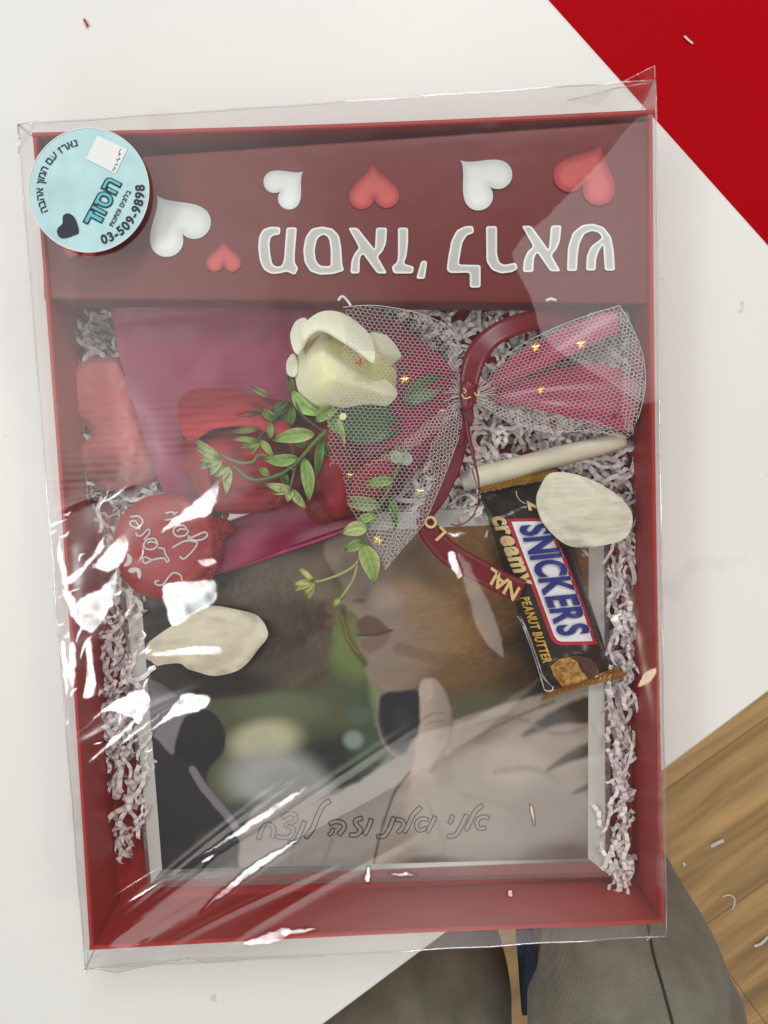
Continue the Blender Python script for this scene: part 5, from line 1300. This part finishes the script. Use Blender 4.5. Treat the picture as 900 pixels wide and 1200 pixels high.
# ------------------------------------------------------------------ scraps
def scrap(pts, z, w, label, m='white', curl=.0012, group=None):
    mbx = MB(); band(mbx, [(u, v, z + curl * math.sin(i * 1.7)) for i, (u, v) in enumerate(pts)], w, n=4, thick=.0003)
    o_ = mbx.build('paper_scrap', M[m]); tag(o_, label, 'paper scrap', group); return o_
scrap([(396, 352), (401, 347), (407, 352), (411, 358)], ZP + .003, 2.6, 'tiny white paper curl on the front edge of the heart band beside the cream rose')
scrap([(640, 352), (646, 350), (652, 352)], ZP + .002, 3, 'tiny white flake on the front edge of the heart band above the wrap tail')
scrap([(802, 42), (806, 46), (812, 51)], FLOOR + .007, 2.4, 'thin pale sliver lying on the red floor')
scrap([(833, 992), (841, 988), (848, 985)], FLOOR + .002, 4.2, 'small flat white chip on the oak planks beside the box')
scrap([(847, 1051), (854, 1049), (860, 1052), (861, 1059), (858, 1066)], FLOOR + .002, 1.7, 'curled white paper strip on the oak planks above the right knee', curl=.002)
scrap([(884, 1109), (892, 1106), (900, 1098)], FLOOR + .002, 3.4, 'white paper bit on the oak planks at the right picture edge')
scrap([(801, 1011), (803, 1015)], FLOOR + .002, 3, 'tiny white crumb on the oak planks touching the knee outline')
scrap([(98, 22), (101, 27), (103, 31)], .0012, 2.4, 'tiny red paper fleck on the white table near its upper left corner', 'tray', curl=.0004)

# ------------------------------------------------------------------ the sitter: legs in olive trousers under the table
pn = thing('person', 'seated person in olive grey trousers, only the two knees showing below the table edge', 'person', (0.06, -0.60, FLOOR))
me = bpy.data.meshes.new('trousers'); kl, kr = at(503, 1216, -.205), at(748, 1184, -.155)
J = [(0.06, -.86, -.24), (-.06, -.82, -.235), (.17, -.83, -.23), tuple((Vector((-.06, -.82, -.235)) + kl) / 2 + Vector((0, 0, .015))), tuple(kl), (kl.x - .005, kl.y + .035, -.29), (kl.x - .01, kl.y + .02, -.50), (kl.x - .01, kl.y - .01, FLOOR + .08),
     tuple((Vector((.19, -.83, -.22)) + kr) / 2 + Vector((.02, 0, .02))), tuple(kr), (kr.x + .01, kr.y + .012, -.26), (kr.x + .02, kr.y + .02, -.48), (kr.x + .02, kr.y - .01, FLOOR + .08), (.06, -.92, -.05)]
Rr = [.13, .095, .10, .098, .096, .080, .060, .056, .104, .094, .080, .064, .058, .14]
Ed = [(0, 1), (0, 2), (1, 3), (3, 4), (4, 5), (5, 6), (6, 7), (2, 8), (8, 9), (9, 10), (10, 11), (11, 12), (0, 13)]
bx = Vector((0.06, -0.60, FLOOR))
me.from_pydata([tuple(Vector(j) - bx) for j in J], Ed, [])
to = bpy.data.objects.new('trousers', me); C.objects.link(to)
mod = to.modifiers.new('s', 'SKIN'); mod.use_smooth_shade = True
for i, sv_ in enumerate(me.skin_vertices[0].data): sv_.radius = (Rr[i], Rr[i]); sv_.use_root = (i == 0)
mod = to.modifiers.new('u', 'SUBSURF'); mod.levels = 4; mod.render_levels = 4
m2_ = bpy.data.meshes.new_from_object(to.evaluated_get(bpy.context.evaluated_depsgraph_get()))
bpy.data.objects.remove(to)
V = np.array([tuple(v.co) for v in m2_.vertices]) + np.array(bx); F = [tuple(p.vertices) for p in m2_.polygons]
nn = np.array([tuple(v.normal) for v in m2_.vertices])
wr = .0055 * vnoise(V[:, :2] * np.array([1.0, 1.8]) + V[:, 2:3] * .7, 14, 121, 3) + .0030 * np.sin(V[:, 1] * 70 + 5 * vnoise(V[:, :2], 12, 122, 2)) * (vnoise(V[:, :2], 7, 123, 1) > 0)
V = V + nn * wr[:, None]
tro = obj('trousers', V, F, M['trousers'], pn)
# ribs of the cloth and one stitched seam
nt = M['trousers'].node_tree; b_ = nt.nodes['Principled BSDF']; wv_ = nt.nodes.new('ShaderNodeTexWave'); wv_.inputs['Scale'].default_value = 190; wv_.inputs['Distortion'].default_value = 2.5; wv_.inputs['Detail'].default_value = 2; wv_.inputs['Detail Scale'].default_value = .4
mp_ = nt.nodes.new('ShaderNodeMapping'); mp_.inputs['Rotation'].default_value = (0, 0, .5); gg_ = nt.nodes.new('ShaderNodeNewGeometry')
nt.links.new(gg_.outputs['Position'], mp_.inputs[0]); nt.links.new(mp_.outputs[0], wv_.inputs['Vector'])
src_ = b_.inputs['Base Color'].links[0].from_socket; mr_ = nt.nodes.new('ShaderNodeMapRange'); mr_.inputs['To Min'].default_value = .90; mr_.inputs['To Max'].default_value = 1.07; nt.links.new(wv_.outputs['Fac'], mr_.inputs[0])
vs_ = nt.nodes.new('ShaderNodeVectorMath'); vs_.operation = 'SCALE'; nt.links.new(src_, vs_.inputs[0]); nt.links.new(mr_.outputs[0], vs_.inputs['Scale']); nt.links.new(vs_.outputs[0], b_.inputs['Base Color'])
from mathutils.bvhtree import BVHTree
bvh = BVHTree.FromPolygons([tuple(v) for v in V], F); sp3 = []
for q in spline([(758, 1078), (766, 1120), (776, 1155), (788, 1200), (800, 1250)], 14):
    hit = bvh.ray_cast(Vector(CAM), (at(q[0], q[1], -.1) - Vector(CAM)).normalized())
    if hit[0] is not None: sp3.append(np.array(hit[0]) + np.array((0, 0, .0006)))
mbx = MB(); tube(mbx, sp3, .0011, seg=6, flatz=.8); mbx.build('seam', M['stitch'], tro)
for k in (kl, kr):
    mbx = MB(); x0, y0 = k.x, k.y
    tube(mbx, [(x0, y0 - .02, FLOOR + .045), (x0, y0 + .05, FLOOR + .05), (x0, y0 + .12, FLOOR + .035), (x0, y0 + .19, FLOOR + .03), (x0, y0 + .22, FLOOR + .028)], [.040, .046, .046, .042, .022], seg=16, flatz=.65)
    mbx.build('shoe', M['shoe'], pn)
bl = MB()
V = []; F = []
for i in range(13):
    t = i / 12
    for j in range(5):
        p = at(605 + 22 * j / 4 + 5 * t * (j < 2) + 2 * t, 1090 + 100 * t, -.19 + .004 * math.sin(j * 1.7 + t * 4) - .02 * t); V.append(np.array(p))
for i in range(12):
    for j in range(4): F.append((i * 5 + j, (i + 1) * 5 + j, (i + 1) * 5 + j + 1, i * 5 + j + 1))
n_ = len(V); V += [v - np.array([0, 0, .004]) for v in V]; F += [tuple(x + n_ for x in f[::-1]) for f in F]
bl.add(V, F); o = bl.build('blue_cloth', M['blue']); tag(o, 'narrow strip of dark blue cloth hanging between the two trousered knees', 'cloth')
